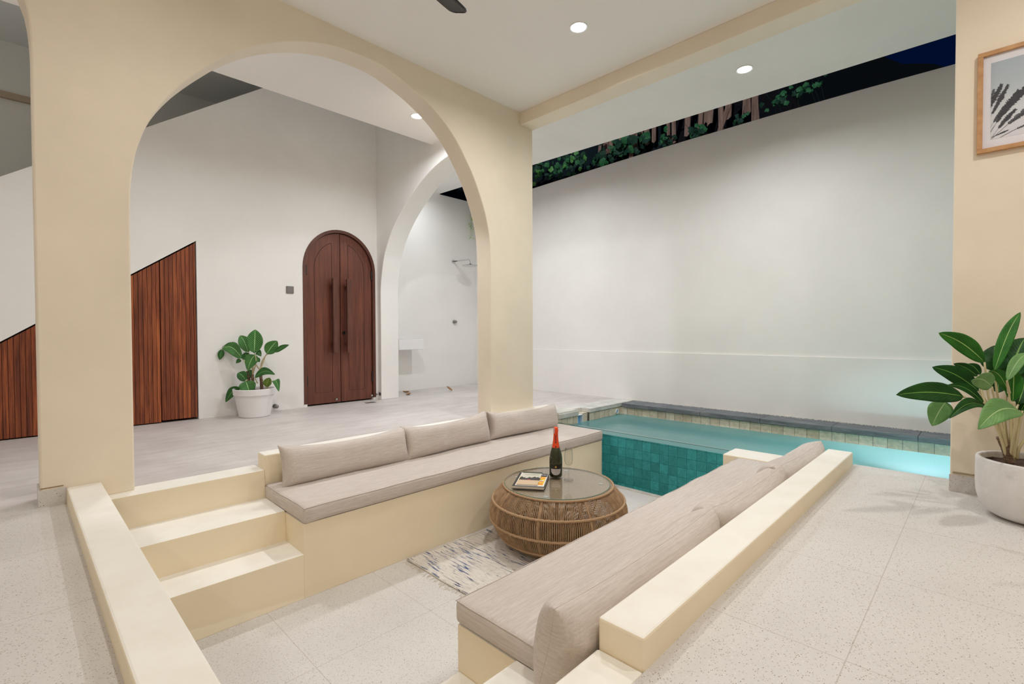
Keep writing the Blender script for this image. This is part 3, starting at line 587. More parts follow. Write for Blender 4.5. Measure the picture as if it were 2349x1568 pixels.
def pillow(cx, cy_, cz, L, Hh, T, rx, rz, seed, lab, grp, ear=1, ry=0):
    t = thing('back_cushion', (cx, cy_, cz-Hh/2), lab, 'cushion', grp)
    Mx = Matrix.Rotation(rz, 3, 'Z') @ Matrix.Rotation(rx, 3, 'X') @ Matrix.Rotation(ry, 3, 'Y')
    def outl(u, v):
        return (u*L/2*(1-.05*ear*(1-v*v)*abs(u)**5), v*Hh/2*(1-(.31 if v > 0 else .06)*ear*(1-abs(u)**2.4)*abs(v)**2))
    def P(u, v, s):
        x, z = outl(u, v)
        th = T/2*(max(0, 1-abs(u)**12))**.45*(max(0, 1-abs(v)**2.6))**.55
        n = nz((x*3+seed, z*3, s), 1.6)*.010+nz((x*14+seed, z*5, s*3), 1)*.0035*(.4+abs(u)**4)
        n += .004*math.sin(x*70+nz((x*4, z*5, seed), 1)*4)*max(0, abs(v)-.6)*max(0, nz((x*3, seed, 0), 1)+.3)
        y = s*(th+n*min(1, th/(T*.2)))
        p = Mx @ Vector((x, y, z)); return (cx+p.x, cy_+p.y, cz+p.z)
    def cs(u): return math.sin(math.pi*(u-.5))
    q = MB()
    for s in (-1, 1): q.grid(lambda u, v: P(cs(u), cs(v), s), 56, 24)
    q.build('cover', m_fab, t, smooth=True, weld=True)
    lp = []
    for a, c, n in (((-1, -1), (1, -1), 30), ((1, -1), (1, 1), 12), ((1, 1), (-1, 1), 30), ((-1, 1), (-1, -1), 12)):
        for k in range(n): lp.append((cs(.5+.5*(a[0]+(c[0]-a[0])*k/n)*1), cs(.5+.5*(a[1]+(c[1]-a[1])*k/n))) if False else (a[0]+(c[0]-a[0])*k/n, a[1]+(c[1]-a[1])*k/n))
    q = MB(); q.tube([P(u, v, 1) for u, v in lp], .0009, 5, closed=True); q.build('seam', m_fab, t, smooth=True)
    return t
gL = 'back cushions on the left bench'; gR = 'back cushions on the right bench'
pillow(1.588, 3.105, .031, .915, .265, .15, math.radians(-14), math.radians(0), 1, 'long oatmeal back cushion nearest the steps on the left bench', gL)
pillow(2.440, 3.105, .037, .870, .262, .15, math.radians(-13), math.radians(1.0), 2, 'middle one of the three oatmeal back cushions on the left bench', gL, ry=math.radians(-1.0))
pillow(3.338, 3.105, .032, .910, .245, .15, math.radians(-13), math.radians(-.5), 3, 'oatmeal back cushion at the pool end of the left bench', gL, ry=math.radians(1.3))
pillow(1.520, .852, -.018, 1.05, .275, .18, math.radians(14), math.radians(0), 4, 'oatmeal back cushion nearest the camera on the right bench, overhanging the seat end', gR, ear=.45)
pillow(2.490, .865, -.005, .95, .25, .17, math.radians(20), math.radians(-1.5), 5, 'middle oatmeal back cushion on the right bench, its corner folded over its neighbour', gR)
pillow(3.345, .860, .000, .92, .245, .17, math.radians(20), math.radians(-2.0), 6, 'oatmeal back cushion at the far, pool end of the right bench', gR)
# ------------------------------------------------------------------ rug
t = thing('rug', (2.3, 2.2, H0), 'cream cotton rug with short navy dashes and a fringe, under the rattan table', 'rug')
def rugm(nt, b):
    c = coords(nt, (52, 4.2, 1)); n = noise_t(nt, c, 1.6, 4, .6, .5); c2 = coords(nt, (1.3, 1.0, 1)); n2 = noise_t(nt, c2, 2.5, 2)
    bl = ramp(nt, noise_t(nt, coords(nt, (3, 3, 3)), 1, 1), [(.4, (.02, .03, .10)), (.6, (.10, .14, .26))])
    s = N(nt, 'Math', operation='MULTIPLY_ADD'); s.inputs[1].default_value = .25; nt.links.new(n2, s.inputs[0]); nt.links.new(n, s.inputs[2])
    f = ramp(nt, s.outputs[0], [(.685, (0, 0, 0)), (.72, (1, 1, 1))])
    s2 = noise_t(nt, coords(nt, (70, 12, 1)), 1.0, 2); g = ramp(nt, s2, [(.42, (.3, .3, .3)), (.55, (1, 1, 1))]); f = mix(nt, 1.0, f, g, 'MULTIPLY')
    cr = ramp(nt, noise_t(nt, coords(nt, (120, 20, 1)), 1, 2), [(.3, (.60, .55, .49)), (.7, (.74, .70, .65))])
    nt.links.new(mix(nt, f, cr, bl), b.inputs[0]); bump(nt, b, noise_t(nt, coords(nt, (150, 40, 1)), 1, 2), .6, .006)
m_rug = mat('woven_rug', (.7, .65, .58), .95, spec=.1, fn=rugm)
q = MB(); q.grid(lambda u, v: (1.715+u*1.26+.004*math.sin(v*9), 1.72+v*.885-.0*u+.012*math.sin(u*6+1)*v, H0+.0065+.002*math.sin(u*23+v*7)), 60, 40); q.build('pile', m_rug, t, smooth=True, solid=.006)
q = MB(); random.seed(8)
for k in range(70):
    y = 1.73+k*.0125; x = 1.715+.004*math.sin((y-1.72)/.885*9); l_ = random.uniform(.02, .05); a = random.uniform(-.8, .8)
    q.tube([(x+.004, y, H0+.008), (x-l_*.4, y+a*l_*.3, H0+.004), (x-l_*.8, y+a*l_*.9, H0+.003), (x-l_, y+a*l_*.6+random.uniform(-.01, .01), H0+.003)], .0011, 4)
q.build('fringe', mat('cream_fringe', (.62, .54, .42), .9), t)
# ------------------------------------------------------------------ rattan table
TX, TY, TZ = 2.594, 2.10, H0+.014
t = thing('rattan_table', (TX, TY, TZ), 'round bulging rattan rope coffee table with a glass top on the rug', 'coffee table')
prof = [(.290, .0), (.345, .025), (.395, .065), (.432, .115), (.456, .165), (.466, .215), (.462, .255), (.444, .300), (.412, .345), (.385, .375), (.368, .392)]
def pr_(zz):
    for (r0, z0), (r1, z1) in zip(prof, prof[1:]):
        if z0 <= zz <= z1: return r0+(r1-r0)*(zz-z0)/(z1-z0)
    return prof[-1][0]
q = MB(); NS = 256
for k in range(NS):
    a = 2*math.pi*k/NS+.004*math.sin(k*7.3); ca, sa = math.cos(a), math.sin(a)
    q.tube([(TX+r*ca, TY+r*sa, TZ+z) for r, z in prof], .0034, 4)
    if k % 29 == 0:
        for d in (.007, -.007): q.tube([(TX+(r+.0025)*math.cos(a+d), TY+(r+.0025)*math.sin(a+d), TZ+z) for r, z in prof], .0036, 5)
q.build('rope_sides', m_rope, t, smooth=True)
for zz, rr, ex in ((.395, .372, .008), (.300, .447, .0085), (.180, .463, .0085), (.070, .402, .0085), (.004, .292, .009)):
    q = MB(); n = 190
    q.tube([(TX+rr*math.cos(2*math.pi*k/n), TY+rr*math.sin(2*math.pi*k/n), TZ+zz+.0012*math.sin(k*2.1)) for k in range(n)], [ex*(1+.14*math.sin(k*2.6)) for k in range(n)], 8, closed=True)
    q.build('wrapped_ring', m_ropel, t, smooth=True)
q = MB(); q.lathe((TX, TY, TZ+.388), [(.366, 0), (.366, .006)], 64); q.build('woven_top', m_weave, t)
q = MB(); q.lathe((TX, TY, TZ+.006), [(.275, 0), (.275, .006)], 48)
q.build('base_plate', m_weave, t)
for k in range(8):
    a = 2*math.pi*(k+.3)/8; q = MB(); q.tube([(TX+(r-.010)*math.cos(a), TY+(r-.010)*math.sin(a), TZ+z) for r, z in prof], .006, 6); q.build('frame_rib', m_rope, t, smooth=True)
gt = MB(); GX, GY, GZ = TX-.004, TY+.008, H0+.412
gt.lathe((GX, GY, GZ), [(.358, 0), (.360, .001), (.360, .007), (.358, .008)], 96, cap0=True, cap1=True); g_ = gt.build('glass_top', m_glass, t)
q = MB(); q.tube([(GX+.3602*math.cos(2*math.pi*k/96), GY+.3602*math.sin(2*math.pi*k/96), GZ+.004) for k in range(96)], .0022, 6, closed=True); q.build('polished_edge', m_gedge, g_, smooth=True)
for a in (-.9, .45, 1.9, 3.6):
    q = MB(); q.lathe((GX+.30*math.cos(a), GY+.30*math.sin(a), GZ-.011), [(.016, 0), (.016, .0108)], 18); q.build('silicone_pad', mat('grey_silicone', (.38, .38, .37), .3) if a < -.8 else bpy.data.materials['grey_silicone'], t)
GT = GZ+.0082
# ------------------------------------------------------------------ writing
def text_mesh(s, size, bold=0):
    c = bpy.data.curves.new('t', 'FONT'); c.body = s; c.size = size; c.align_x = 'CENTER'; c.align_y = 'CENTER'; c.offset = bold; c.resolution_u = 2
    o = bpy.data.objects.new('t', c); COL.objects.link(o); bpy.context.view_layer.update()
    me = bpy.data.meshes.new_from_object(o.evaluated_get(bpy.context.evaluated_depsgraph_get()))
    vs = [v.co.copy() for v in me.vertices]; fs = [tuple(p.vertices) for p in me.polygons]
    bpy.data.objects.remove(o); bpy.data.curves.remove(c); bpy.data.meshes.remove(me); return vs, fs
CAMA = math.atan2(-2.184, -2.675)
# ------------------------------------------------------------------ bottle
BX, BY = 2.675, 2.184
t = thing('wine_bottle', (BX, BY, GT), 'dark green sparkling wine bottle with an orange foil neck on the glass table', 'bottle')
m_bot = mat('dark_green_glass', (.022, .026, .008), .07, spec=.6)
m_foil = mat('orange_foil', (.85, .075, .012), .32, .15)
bp_ = [(.030, 0), (.042, .004), (.0455, .012), (.0460, .10), (.0455, .13), (.0415, .160), (.035, .185), (.0285, .207)]
q = MB(); q.lathe((BX, BY, GT), bp_, 40); q.build('body', m_bot, t, smooth=True)
fp = [(.0288, .205), (.0262, .215), (.0225, .235), (.0185, .262), (.0165, .29), (.0158, .312), (.0175, .318), (.0182, .326), (.0170, .331), (.0163, .340), (.0150, .349), (.008, .352)]
q = MB(); q.lathe((BX, BY, GT), fp, 32); fo = q.build('foil', m_foil, t, smooth=True)
def onbottle(vs, rfun, z0, ang=0, rot=0, off=.0006):
    out = []
    for v in vs:
        x, y = (v.x, v.y) if not rot else (-v.y*rot, v.x*rot)
        z = z0+y; r = rfun(z)+off; a = CAMA+ang+x/r
        out.append((BX+r*math.cos(a), BY+r*math.sin(a), GT+z))
    return out
def rb(z): return .0460
def rf(z):
    for (r0, z0), (r1, z1) in zip(fp, fp[1:]):
        if z0 <= z <= z1: return r0+(r1-r0)*(z-z0)/(z1-z0)
    return .02
def curved(w_, h_, shape, zc, m, name, par, off, n=24):
    q = MB(); fn = lambda u, v: onbottle([Vector(shape(u, v))], rb, zc, off=off)[0]
    q.grid(fn, n, 10); return q.build(name, m, par, smooth=True)
lb = curved(0, 0, lambda u, v: ((u-.5)*.098, (v-.5)*.064, 0), .062, mat('dark_label', (.006, .006, .006), .35), 'label', t, .0004)
def lens(u, v):
    x = (u-.5)*2; top = .012; bot = -.032*math.sqrt(max(0, 1-abs(x)**2.4))+.002; return (x*.037, bot+(top-bot)*v, 0)
l2 = curved(0, 0, lens, .052, mat('silver_label', (.55, .53, .54), .45), 'label_field', lb, .0008)
vs, fs = text_mesh('PROSECCO', .0105); q = MB(); q.add(onbottle(vs, rb, .050, off=.0012), fs); q.build('lettering', mat('gold_print', (.42, .26, .16), .5), lb)
vs, fs = text_mesh('D.O.C.', .006); q = MB(); q.add(onbottle(vs, rb, .036, off=.0012), fs); q.build('lettering', bpy.data.materials['gold_print'], lb)
q = MB(); q.add(onbottle([Vector(p) for p in ((-.006, -.006, 0), (.006, -.006, 0), (.006, .003, 0), (0, .010, 0), (-.006, .003, 0))], rb, .078, off=.0009), [(0, 1, 2, 3, 4)]); q.build('crest', mat('gold_crest', (.55, .38, .08), .4, .5), lb)
vs, fs = text_mesh('MARTINI', .0145, .0003); q = MB(); q.add(onbottle(vs, rf, .268, rot=1, off=.0008), fs); q.build('lettering', m_black, fo)
q = MB(); q.add(onbottle([Vector(p) for p in ((-.004, -.005, 0), (.004, -.005, 0), (.004, .003, 0), (0, .008, 0), (-.004, .003, 0))], rf, .217, off=.0008), [(0, 1, 2, 3, 4)]); q.build('crest', m_black, fo)
q = MB()
for s0, s1 in ((.315, .351),):
    q.grid(lambda u, v: (BX+(.0192)*math.cos(CAMA-.75+(u-.5)*.75), BY+.0192*math.sin(CAMA-.75+(u-.5)*.75), GT+.309+v*.038), 6, 6)
q.build('neck_tag', mat('pink_grey_tag', (.62, .42, .42), .6), t, smooth=True)
# ------------------------------------------------------------------ flute
FX, FY = 2.672, 2.068
t = thing('champagne_flute', (FX, FY, GT), 'empty clear champagne flute standing right of the bottle', 'glass')
q = MB(); q.lathe((FX, FY, GT), [(.033, 0), (.033, .0015), (.018, .004), (.006, .008)], 32, cap1=False); q.build('foot', m_flute, t, smooth=True)
q = MB(); q.lathe((FX, FY, GT), [(.006, .008), (.0035, .018), (.0035, .085), (.006, .096)], 16, cap0=False, cap1=False); q.build('stem', m_flute, t, smooth=True)
q = MB(); q.lathe((FX, FY, GT), [(.006, .096), (.014, .101), (.024, .112), (.0285, .13), (.0295, .15), (.0275, .185), (.0245, .222), (.0236, .2225), (.0262, .185), (.028, .15), (.027, .13), (.022, .115), (.012, .106), (.001, .104)], 32, cap0=False, cap1=False); q.build('bowl', m_flute, t, smooth=True)
# ------------------------------------------------------------------ books
cA = Vector((2.265, 2.22)); cB = Vector((2.376, 2.041)); ex = Vector((.557, -.830)); ey = Vector((-ex.y, ex.x))
if ey.dot(Vector((1, 1))) < 0: ey = -ey
def bookP(x, y, z): p = cA+ex*x+ey*y*1.2; return (p.x, p.y, z)
def slab(q, x0, x1, y0, y1, z0, z1, m=0, rot=0, skew=0):
    pts = [(x0, y0), (x1, y0), (x1, y1), (x0, y1)]; c = ((x0+x1)/2, (y0+y1)/2); cr, sr = math.cos(rot), math.sin(rot)
    pp = [(c[0]+(a-c[0])*cr-(d-c[1])*sr, c[1]+(a-c[0])*sr+(d-c[1])*cr) for a, d in pts]
    q.add([bookP(a, d, z0) for a, d in pp]+[bookP(a, d, z1) for a, d in pp], [(3, 2, 1, 0), (4, 5, 6, 7), (0, 1, 5, 4), (1, 2, 6, 5), (2, 3, 7, 6), (3, 0, 4, 7)], m)
m_pg = mat('book_pages', (.62, .56, .47), .8); m_wh = mat('white_paper', (.78, .76, .76), .6); m_tan = mat('tan_cover', (.62, .46, .30), .6); m_blk = mat('near_black_cover', (.02, .02, .022), .4)
m_yel = mat('yellow_print', (.85, .55, .03), .5); m_org = mat('orange_print', (.85, .28, .04), .5); m_red = mat('red_print', (.65, .02, .03), .5); m_grn = mat('dark_green_cover', (.03, .05, .025), .4); m_cov = mat('misty_cover', (.62, .60, .50), .5); m_mtn = mat('mountain_print', (.045, .04, .042), .6)
BW, BD = .212, .262
t = thing('book', bookP(.1, .12, GT), 'thick book with black cover, lowest of the three on the glass table', 'book', 'books on the glass table')
q = MB(); slab(q, .002, BW-.002, .002, BD-.002, GT+.002, GT+.0145); q.build('pages', m_pg, t)
q = MB(); slab(q, 0, BW, 0, BD, GT, GT+.0018); slab(q, 0, BW, .006, BD, GT+.0146, GT+.0164); q.build('cover', m_blk, t)
z = GT+.0166
t = thing('magazine', bookP(.1, .12, z), 'yellow and white magazine between the two books on the glass table', 'magazine', 'books on the glass table')
q = MB(); slab(q, .018, BW-.004, .012, BD-.01, z, z+.0035); q.build('pages', m_wh, t)
zz = z+.0037
q = MB(); slab(q, .022, BW-.012, .03, BD-.06, zz-.0002, zz); q.build('yellow_field', m_yel, t)
for nm, mm, dz, a4, ro in (('dark_masthead', m_mtn, 0, (.150, BW-.007, BD-.075, BD-.012), 0), ('dark_mark', m_mtn, 0, (.022, .034, .10, .112), 0), ('dark_mark', m_mtn, 0, (.022, .038, .075, .085), 0), ('orange_patch', m_org, 0, (.165, BW-.014, .155, .175), 0),
    ('orange_patch', m_org, 0, (.160, BW-.016, .04, .052), 0), ('red_patch', m_red, .0001, (.162, BW-.018, .055, .061), 0), ('red_patch', m_red, .0001, (.170, .192, .09, .10), 0), ('white_patch', m_wh, .0001, (.160, .195, .105, .118), .3),
    ('masthead_letter', m_wh, .0002, (.158, .163, BD-.05, BD-.03), 0), ('masthead_letter', m_wh, .0002, (.168, .174, BD-.05, BD-.03), 0), ('masthead_letter', m_wh, .0002, (.181, .186, BD-.05, BD-.03), 0), ('masthead_letter', m_wh, .0002, (.192, .196, BD-.05, BD-.03), 0)):
    q = MB(); slab(q, *a4, zz, zz+.0002+dz, rot=ro); q.build(nm, mm, t)
q = MB(); slab(q, .148, .185, .125, .131, zz, zz+.0003, rot=-.5); q.build('arrow_mark', m_blk, t)
z = zz+.0005
t = thing('book', bookP(.08, .12, z), 'paperback with dark mountains on a misty cover, topmost of the books on the glass table', 'book', 'books on the glass table')
q = MB(); slab(q, .028, .166, .016, BD-.006, z, z+.005); q.build('pages', m_pg, t)
z += .0052
def cov(name, x0, x1, y0, y1, m, dz=0):
    q = MB(); slab(q, x0, x1, y0, y1, z-.0002, z+.0004+dz); return q.build(name, m, t)
cov('lower_cover', .028, .166, .016, .098, m_tan); cov('dark_band', .028, .166, .098, .120, m_mtn); cov('sky_band', .028, .166, .120, BD-.03, m_cov); cov('top_strip', .028, .166, BD-.03, BD-.004, m_grn); cov('red_bar', .083, .107, .104, .110, m_red, .0002)
q = MB(); pts = [(.040, .12), (.150, .12), (.150, .142), (.143, .149), (.135, .160), (.128, .150), (.119, .166), (.108, .150), (.102, .14), (.096, .150), (.088, .152), (.082, .135), (.070, .132), (.064, .148), (.058, .138), (.049, .160), (.040, .146)]
pts = [((p-.04)*1.255+.028, d) for p, d in pts]; q.add([bookP(a, d, z+.0007) for a, d in pts], [tuple(range(len(pts)))]); q.build('mountains', m_mtn, t)
vs, fs = text_mesh('INDONESIA', .0165); q = MB(); q.add([bookP(.097+v.x*1.15, .200+v.y*1.3, z+.0008) for v in vs], fs); q.build('lettering', mat('grey_print', (.26, .28, .22), .6), t)
# ------------------------------------------------------------------ framed print
PX = 3.49
t = thing('picture_frame', (PX, -.16, 1.755), 'pale oak framed print of dark palm leaves on the right wall', 'picture')
y1, y0, z0, z1 = .053, -.36, 1.757, 2.262
q = MB(); fw_ = .021
for a in ((y0, y1, z0, z0+fw_), (y0, y1, z1-fw_, z1), (y0, y0+fw_, z0+fw_, z1-fw_), (y1-fw_, y1, z0+fw_, z1-fw_)): q.box(PX-.026, PX-.001, *a)
q.build('frame', mat('oak_frame', (.52, .27, .11), .5, fn=lambda nt, b: nt.links.new(ramp(nt, noise_t(nt, coords(nt, (8, 8, 8)), 3, 4), [(.3, (.44, .22, .085)), (.7, (.58, .32, .14))]), b.inputs[0])), t, bevel=.0015)
q = MB(); q.box(PX-.012, PX-.002, y0+fw_, y1-fw_, z0+fw_, z1-fw_); q.build('mat_board', mat('white_mat_board', (.74, .73, .79), .7), t)
ay1, ay0, az0, az1 = .004, -.31, 1.819, 2.203
q = MB(); q.box(PX-.0126, PX-.012, ay0, ay1, az0, az1)
def artm(nt, b):
    s = N(nt, 'SeparateXYZ'); tcn = N(nt, 'TexCoord'); nt.links.new(tcn.outputs['Generated'], s.inputs[0]); nt.links.new(ramp(nt, s.outputs[2], [(.0, (.66, .65, .70)), (.35, (.60, .62, .66)), (.7, (.42, .48, .53)), (1, (.38, .44, .50))]), b.inputs[0])
art = q.build('print', mat('print_sky', (.5, .55, .6), .6, fn=artm), t)
q = MB(); random.seed(21)
LAY = [0]
def clip(p): return (PX-.0130-LAY[0]*1.5e-6, max(ay0, min(ay1-.0008, p[0])), max(az0+.001, min(az1-.001, p[1])))
def frond(yb, zb, yt, zt, n, ln, bend, wdt):
    Pq = []
    for i in range(n+1):
        u = i/n; Pq.append((yb+(yt-yb)*u, zb+(zt-zb)*u+bend*math.sin(math.pi*u*.5)*(1-u)*.8))
    for (a, c), (d, e) in zip(Pq, Pq[1:]):
        q.add([clip((a, c-.0011)), clip((d, e-.0011)), clip((d, e+.0011)), clip((a, c+.0011))], [(0, 1, 2, 3)])
    for i in range(int(n*.30), n):
        a, c = Pq[i]; d, e = Pq[min(n, i+1)]; dx, dz = d-a, e-c; L = math.hypot(dx, dz) or 1; dx /= L; dz /= L
        for sg in (-1, 1):
            for s2 in (0, .5):
                LAY[0] += 1; a2, c2 = a+(d-a)*s2, c+(e-c)*s2
                l_ = ln*(1-.6*abs(i/n-.62)/.4)*random.uniform(.55, 1.0); ax_, az_ = (dx*.62-sg*dz*.8, dz*.62+sg*dx*.8)
                q.add([clip((a2, c2)), clip((a2+dx*wdt*.42, c2+dz*wdt*.42)), clip((a2+ax_*l_*.8+dx*wdt*.42, c2+az_*l_*.8+dz*wdt*.42)), clip((a2+ax_*l_, c2+az_*l_))], [(0, 1, 2, 3)])
for fr in ((.03, 1.93, -.035, 2.085, 20, .020, 0, .009), (.02, 1.90, -.058, 2.075, 22, .018, 0, .009), (.02, 1.96, -.008, 2.07, 12, .014, 0, .008), (.01, 1.84, -.095, 2.035, 26, .024, .03, .009), (.004, 1.86, -.15, 2.07, 28, .026, .05, .010),
           (.01, 1.87, -.060, 1.985, 16, .018, .02, .008), (.0, 1.825, -.085, 1.945, 20, .018, .03, .007), (.0, 1.82, -.22, 1.98, 26, .028, .07, .010), (-.03, 1.82, -.25, 1.88, 22, .014, .05, .008), (.0, 1.83, -.06, 1.850, 12, .007, 0, .006), (-.12, 1.84, -.28, 2.09, 24, .03, .03, .010)):
    frond(*fr)
q.build('palm_leaves', mat('charcoal_print', (.045, .045, .055), .7), art)
# ------------------------------------------------------------------ plants
def leaf(parent, L, mats, thin_=.0012):
    bx, by, bz, tx, ty, tz, w_, arch, nzv, tone = L
    a = Vector((bx, by, bz)); c = Vector((tx, ty, tz)); ax = c-a; ln = ax.length; axn = ax.normalized()
    nrm = (Vector((0, 0, .85))-(a+c)/2); nrm.z = 0; nrm.normalize(); nrm = (nrm*(1-nzv)+Vector((0, 0, 1))*nzv).normalized()
    nrm = (nrm-axn*nrm.dot(axn)).normalized(); sd = axn.cross(nrm)
    def fn(u, v):
        s = (v-.5)*2; wd = w_/2*(math.sin(math.pi*u**.85)**.72)*(1-.12*u)*1.04
        if u > .9: wd *= 1
        ar = arch*math.sin(math.pi*u)
        wav = .02*w_*math.sin(u*17+bx*40)*abs(s)
        r = a+axn*ln*u+sd*s*wd+nrm*(abs(s)*wd*.22+wav)+Vector((0, 0, ar)); r.y = min(r.y, 5.628-.01*abs(s)); return r
    q = MB(); q.grid(fn, 16, 8, uv=True); return q.build('leaf', mats[tone], parent, smooth=True, solid=thin_)
def plant(root, leaves, stems, trunks, mats, rs, rt_):
    for L in leaves: leaf(root, L, mats)
    for s in stems:
        q = MB(); q.tube(smooth_(s), [rs*(1.25-.6*i/12) for i in range(13)], 7); q.build('petiole', m_stem, root, smooth=True)
    for s in trunks:
        q = MB(); p = smooth_(s); q.tube(p, [rt_*(1.1-.25*i/12+.06*math.sin(i*2.4)) for i in range(13)], 9); q.build('trunk', m_trunk, root, smooth=True)
def smooth_(p):
    p = [Vector(x) for x in p]; out = []; n = len(p)-1
    for i in range(13):
        t_ = i/12*n; k = min(n-1, int(t_)); f = t_-k; p0 = p[max(0, k-1)]; p1 = p[k]; p2 = p[k+1]; p3 = p[min(n, k+2)]
        out.append(.5*((2*p1)+(p2-p0)*f+(2*p0-5*p1+4*p2-p3)*f*f+(3*p1-p0-3*p2+p3)*f**3))
    return out
POOL_LEAVES = [(3.043,0.011,0.712,2.862,0.158,0.844,0.079,0.02,0.2,1),
 (3.065,0.028,0.578,2.983,0.186,0.685,0.079,0.02,0.2,0),
 (2.907,0.075,0.565,2.637,0.281,0.579,0.091,0.015,0.2,0),
 (2.947,0.134,0.532,2.913,0.179,0.42,0.089,0.01,0.0,2),
 (2.972,-0.007,0.51,2.795,0.116,0.477,0.052,0.045,0.3,0),
 (2.949,-0.097,0.516,2.741,0.027,0.45,0.102,0.04,0.2,2),
 (3.074,-0.021,0.672,3.232,-0.104,0.937,0.053,0.03,0,1),
 (3.186,-0.021,0.662,3.245,-0.021,0.783,0.102,0.0,0,0),
 (3.205,-0.071,0.636,3.317,-0.123,0.818,0.133,0.02,0,0),
 (3.09,0.033,0.644,3.053,0.115,0.7,0.042,0.01,0.3,0),
 (3.128,0.024,0.649,3.128,0.067,0.698,0.038,0.01,0.3,0),
 (2.953,-0.013,0.61,2.807,0.05,0.643,0.08,0.02,0,2),
 (3.062,-0.068,0.579,2.945,-0.003,0.679,0.049,0.03,0.2,1),
 (3.087,-0.081,0.538,3.108,-0.084,0.677,0.063,0.02,0,1),
 (3.04,0.009,0.524,2.975,0.136,0.604,0.037,0.03,0.3,0),
 (2.97,-0.059,0.638,3.114,-0.132,0.751,0.046,0.03,0.2,2),
 (3.146,-0.099,0.52,3.288,-0.154,0.677,0.116,0.03,0.1,0),
 (3.17,-0.037,0.567,3.197,-0.034,0.62,0.049,0.0,0,0),
 (3.208,-0.106,0.473,3.32,-0.204,0.567,0.103,0.06,0.3,0),
 (3.329,-0.114,0.559,3.4,-0.226,0.71,0.108,0.05,0.2,0),
 (3.087,-0.111,0.501,3.192,-0.22,0.435,0.092,0.06,0.3,1),
 (3.292,-0.102,0.618,3.4,-0.189,0.871,0.085,0.03,0,1)]
POOL_STEMS = [[(3.109,-0.068,0.264),(3.088,-0.042,0.399),(3.057,-0.007,0.534),(3.043,0.011,0.712)],
 [(3.109,-0.068,0.264),(3.116,-0.043,0.409),(3.085,0.007,0.537),(3.065,0.028,0.578)],
 [(3.109,-0.068,0.271),(3.055,-0.037,0.403),(2.987,0.007,0.507),(2.907,0.075,0.565)],
 [(3.114,-0.073,0.271),(3.093,-0.047,0.413),(3.014,-0.022,0.487),(2.972,-0.007,0.51)],
 [(3.119,-0.077,0.271),(3.015,-0.083,0.416),(2.949,-0.097,0.516)],
 [(3.138,-0.068,0.266),(3.117,-0.042,0.463),(3.074,-0.021,0.672)],
 [(3.142,-0.073,0.266),(3.164,-0.048,0.423),(3.186,-0.021,0.662)],
 [(3.147,-0.078,0.266),(3.16,-0.057,0.459),(3.205,-0.071,0.636)],
 [(3.119,-0.077,0.271),(3.028,-0.036,0.474),(2.953,-0.013,0.61)],
 [(3.119,-0.077,0.271),(3.093,-0.075,0.437),(3.062,-0.068,0.579)],
 [(3.123,-0.082,0.271),(3.102,-0.085,0.436),(3.087,-0.081,0.538)],
 [(3.123,-0.082,0.271),(3.107,-0.089,0.47),(3.146,-0.099,0.52)],
 [(3.128,-0.087,0.271),(3.163,-0.091,0.395),(3.208,-0.106,0.473)],
 [(3.128,-0.087,0.278),(3.115,-0.099,0.403),(3.087,-0.111,0.501)],
 [(3.157,-0.088,0.266),(3.227,-0.097,0.456),(3.301,-0.113,0.561)],
 [(3.137,-0.097,0.278),(3.119,-0.105,0.336),(3.124,-0.136,0.407)],
 [(3.04,0.009,0.524),(3.09,0.033,0.644)],
 [(2.907,0.075,0.565),(2.947,0.134,0.532)],
 [(3.062,-0.068,0.579),(2.97,-0.059,0.638)],
 [(3.207,-0.092,0.458),(3.292,-0.102,0.618)]]
POOL_TRUNKS = [[(3.114,-0.073,0.254),(3.1,-0.058,0.318),(3.083,-0.038,0.376)],
 [(3.104,-0.077,0.26),(3.096,-0.067,0.327),(3.092,-0.062,0.361)]]
DECK_LEAVES = [(1.733,5.406,0.651,1.744,5.401,0.894,0.156,0.02,0,1),
 (1.697,5.464,0.66,1.643,5.538,0.833,0.119,0.02,0,1),
 (1.643,5.496,0.599,1.495,5.622,0.7,0.126,0.06,0.1,1),
 (1.495,5.622,0.69,1.473,5.627,0.587,0.063,0,0,0),
 (1.726,5.355,0.635,1.66,5.39,0.477,0.124,0.03,0,1),
 (1.666,5.445,0.367,1.606,5.515,0.446,0.101,0.02,0,0),
 (1.649,5.412,0.367,1.673,5.355,0.213,0.156,0.02,0,1),
 (1.617,5.515,0.304,1.515,5.601,0.148,0.088,0.03,0.1,0),
 (1.822,5.315,0.643,1.904,5.248,0.777,0.127,0.01,0,1),
 (1.882,5.253,0.66,1.977,5.13,0.736,0.052,0.01,0.2,0),
 (1.714,5.347,0.404,1.854,5.176,0.436,0.082,0.05,0.2,0),
 (1.812,5.316,0.303,1.834,5.274,0.4,0.08,0.01,0,2),
 (1.865,5.242,0.366,1.891,5.183,0.257,0.071,0.05,0,1),
 (1.752,5.415,0.653,1.797,5.396,0.617,0.064,0.02,0.2,0),
 (1.646,5.528,0.577,1.612,5.584,0.546,0.043,0.01,0.2,0),
 (1.687,5.494,0.577,1.684,5.513,0.66,0.094,0,0,0),
 (1.701,5.463,0.481,1.722,5.453,0.39,0.06,0,0,0),
 (1.756,5.41,0.605,1.78,5.398,0.556,0.043,0,0,0),
 (1.646,5.524,0.667,1.494,5.666,0.713,0.059,0.05,0.5,0)]
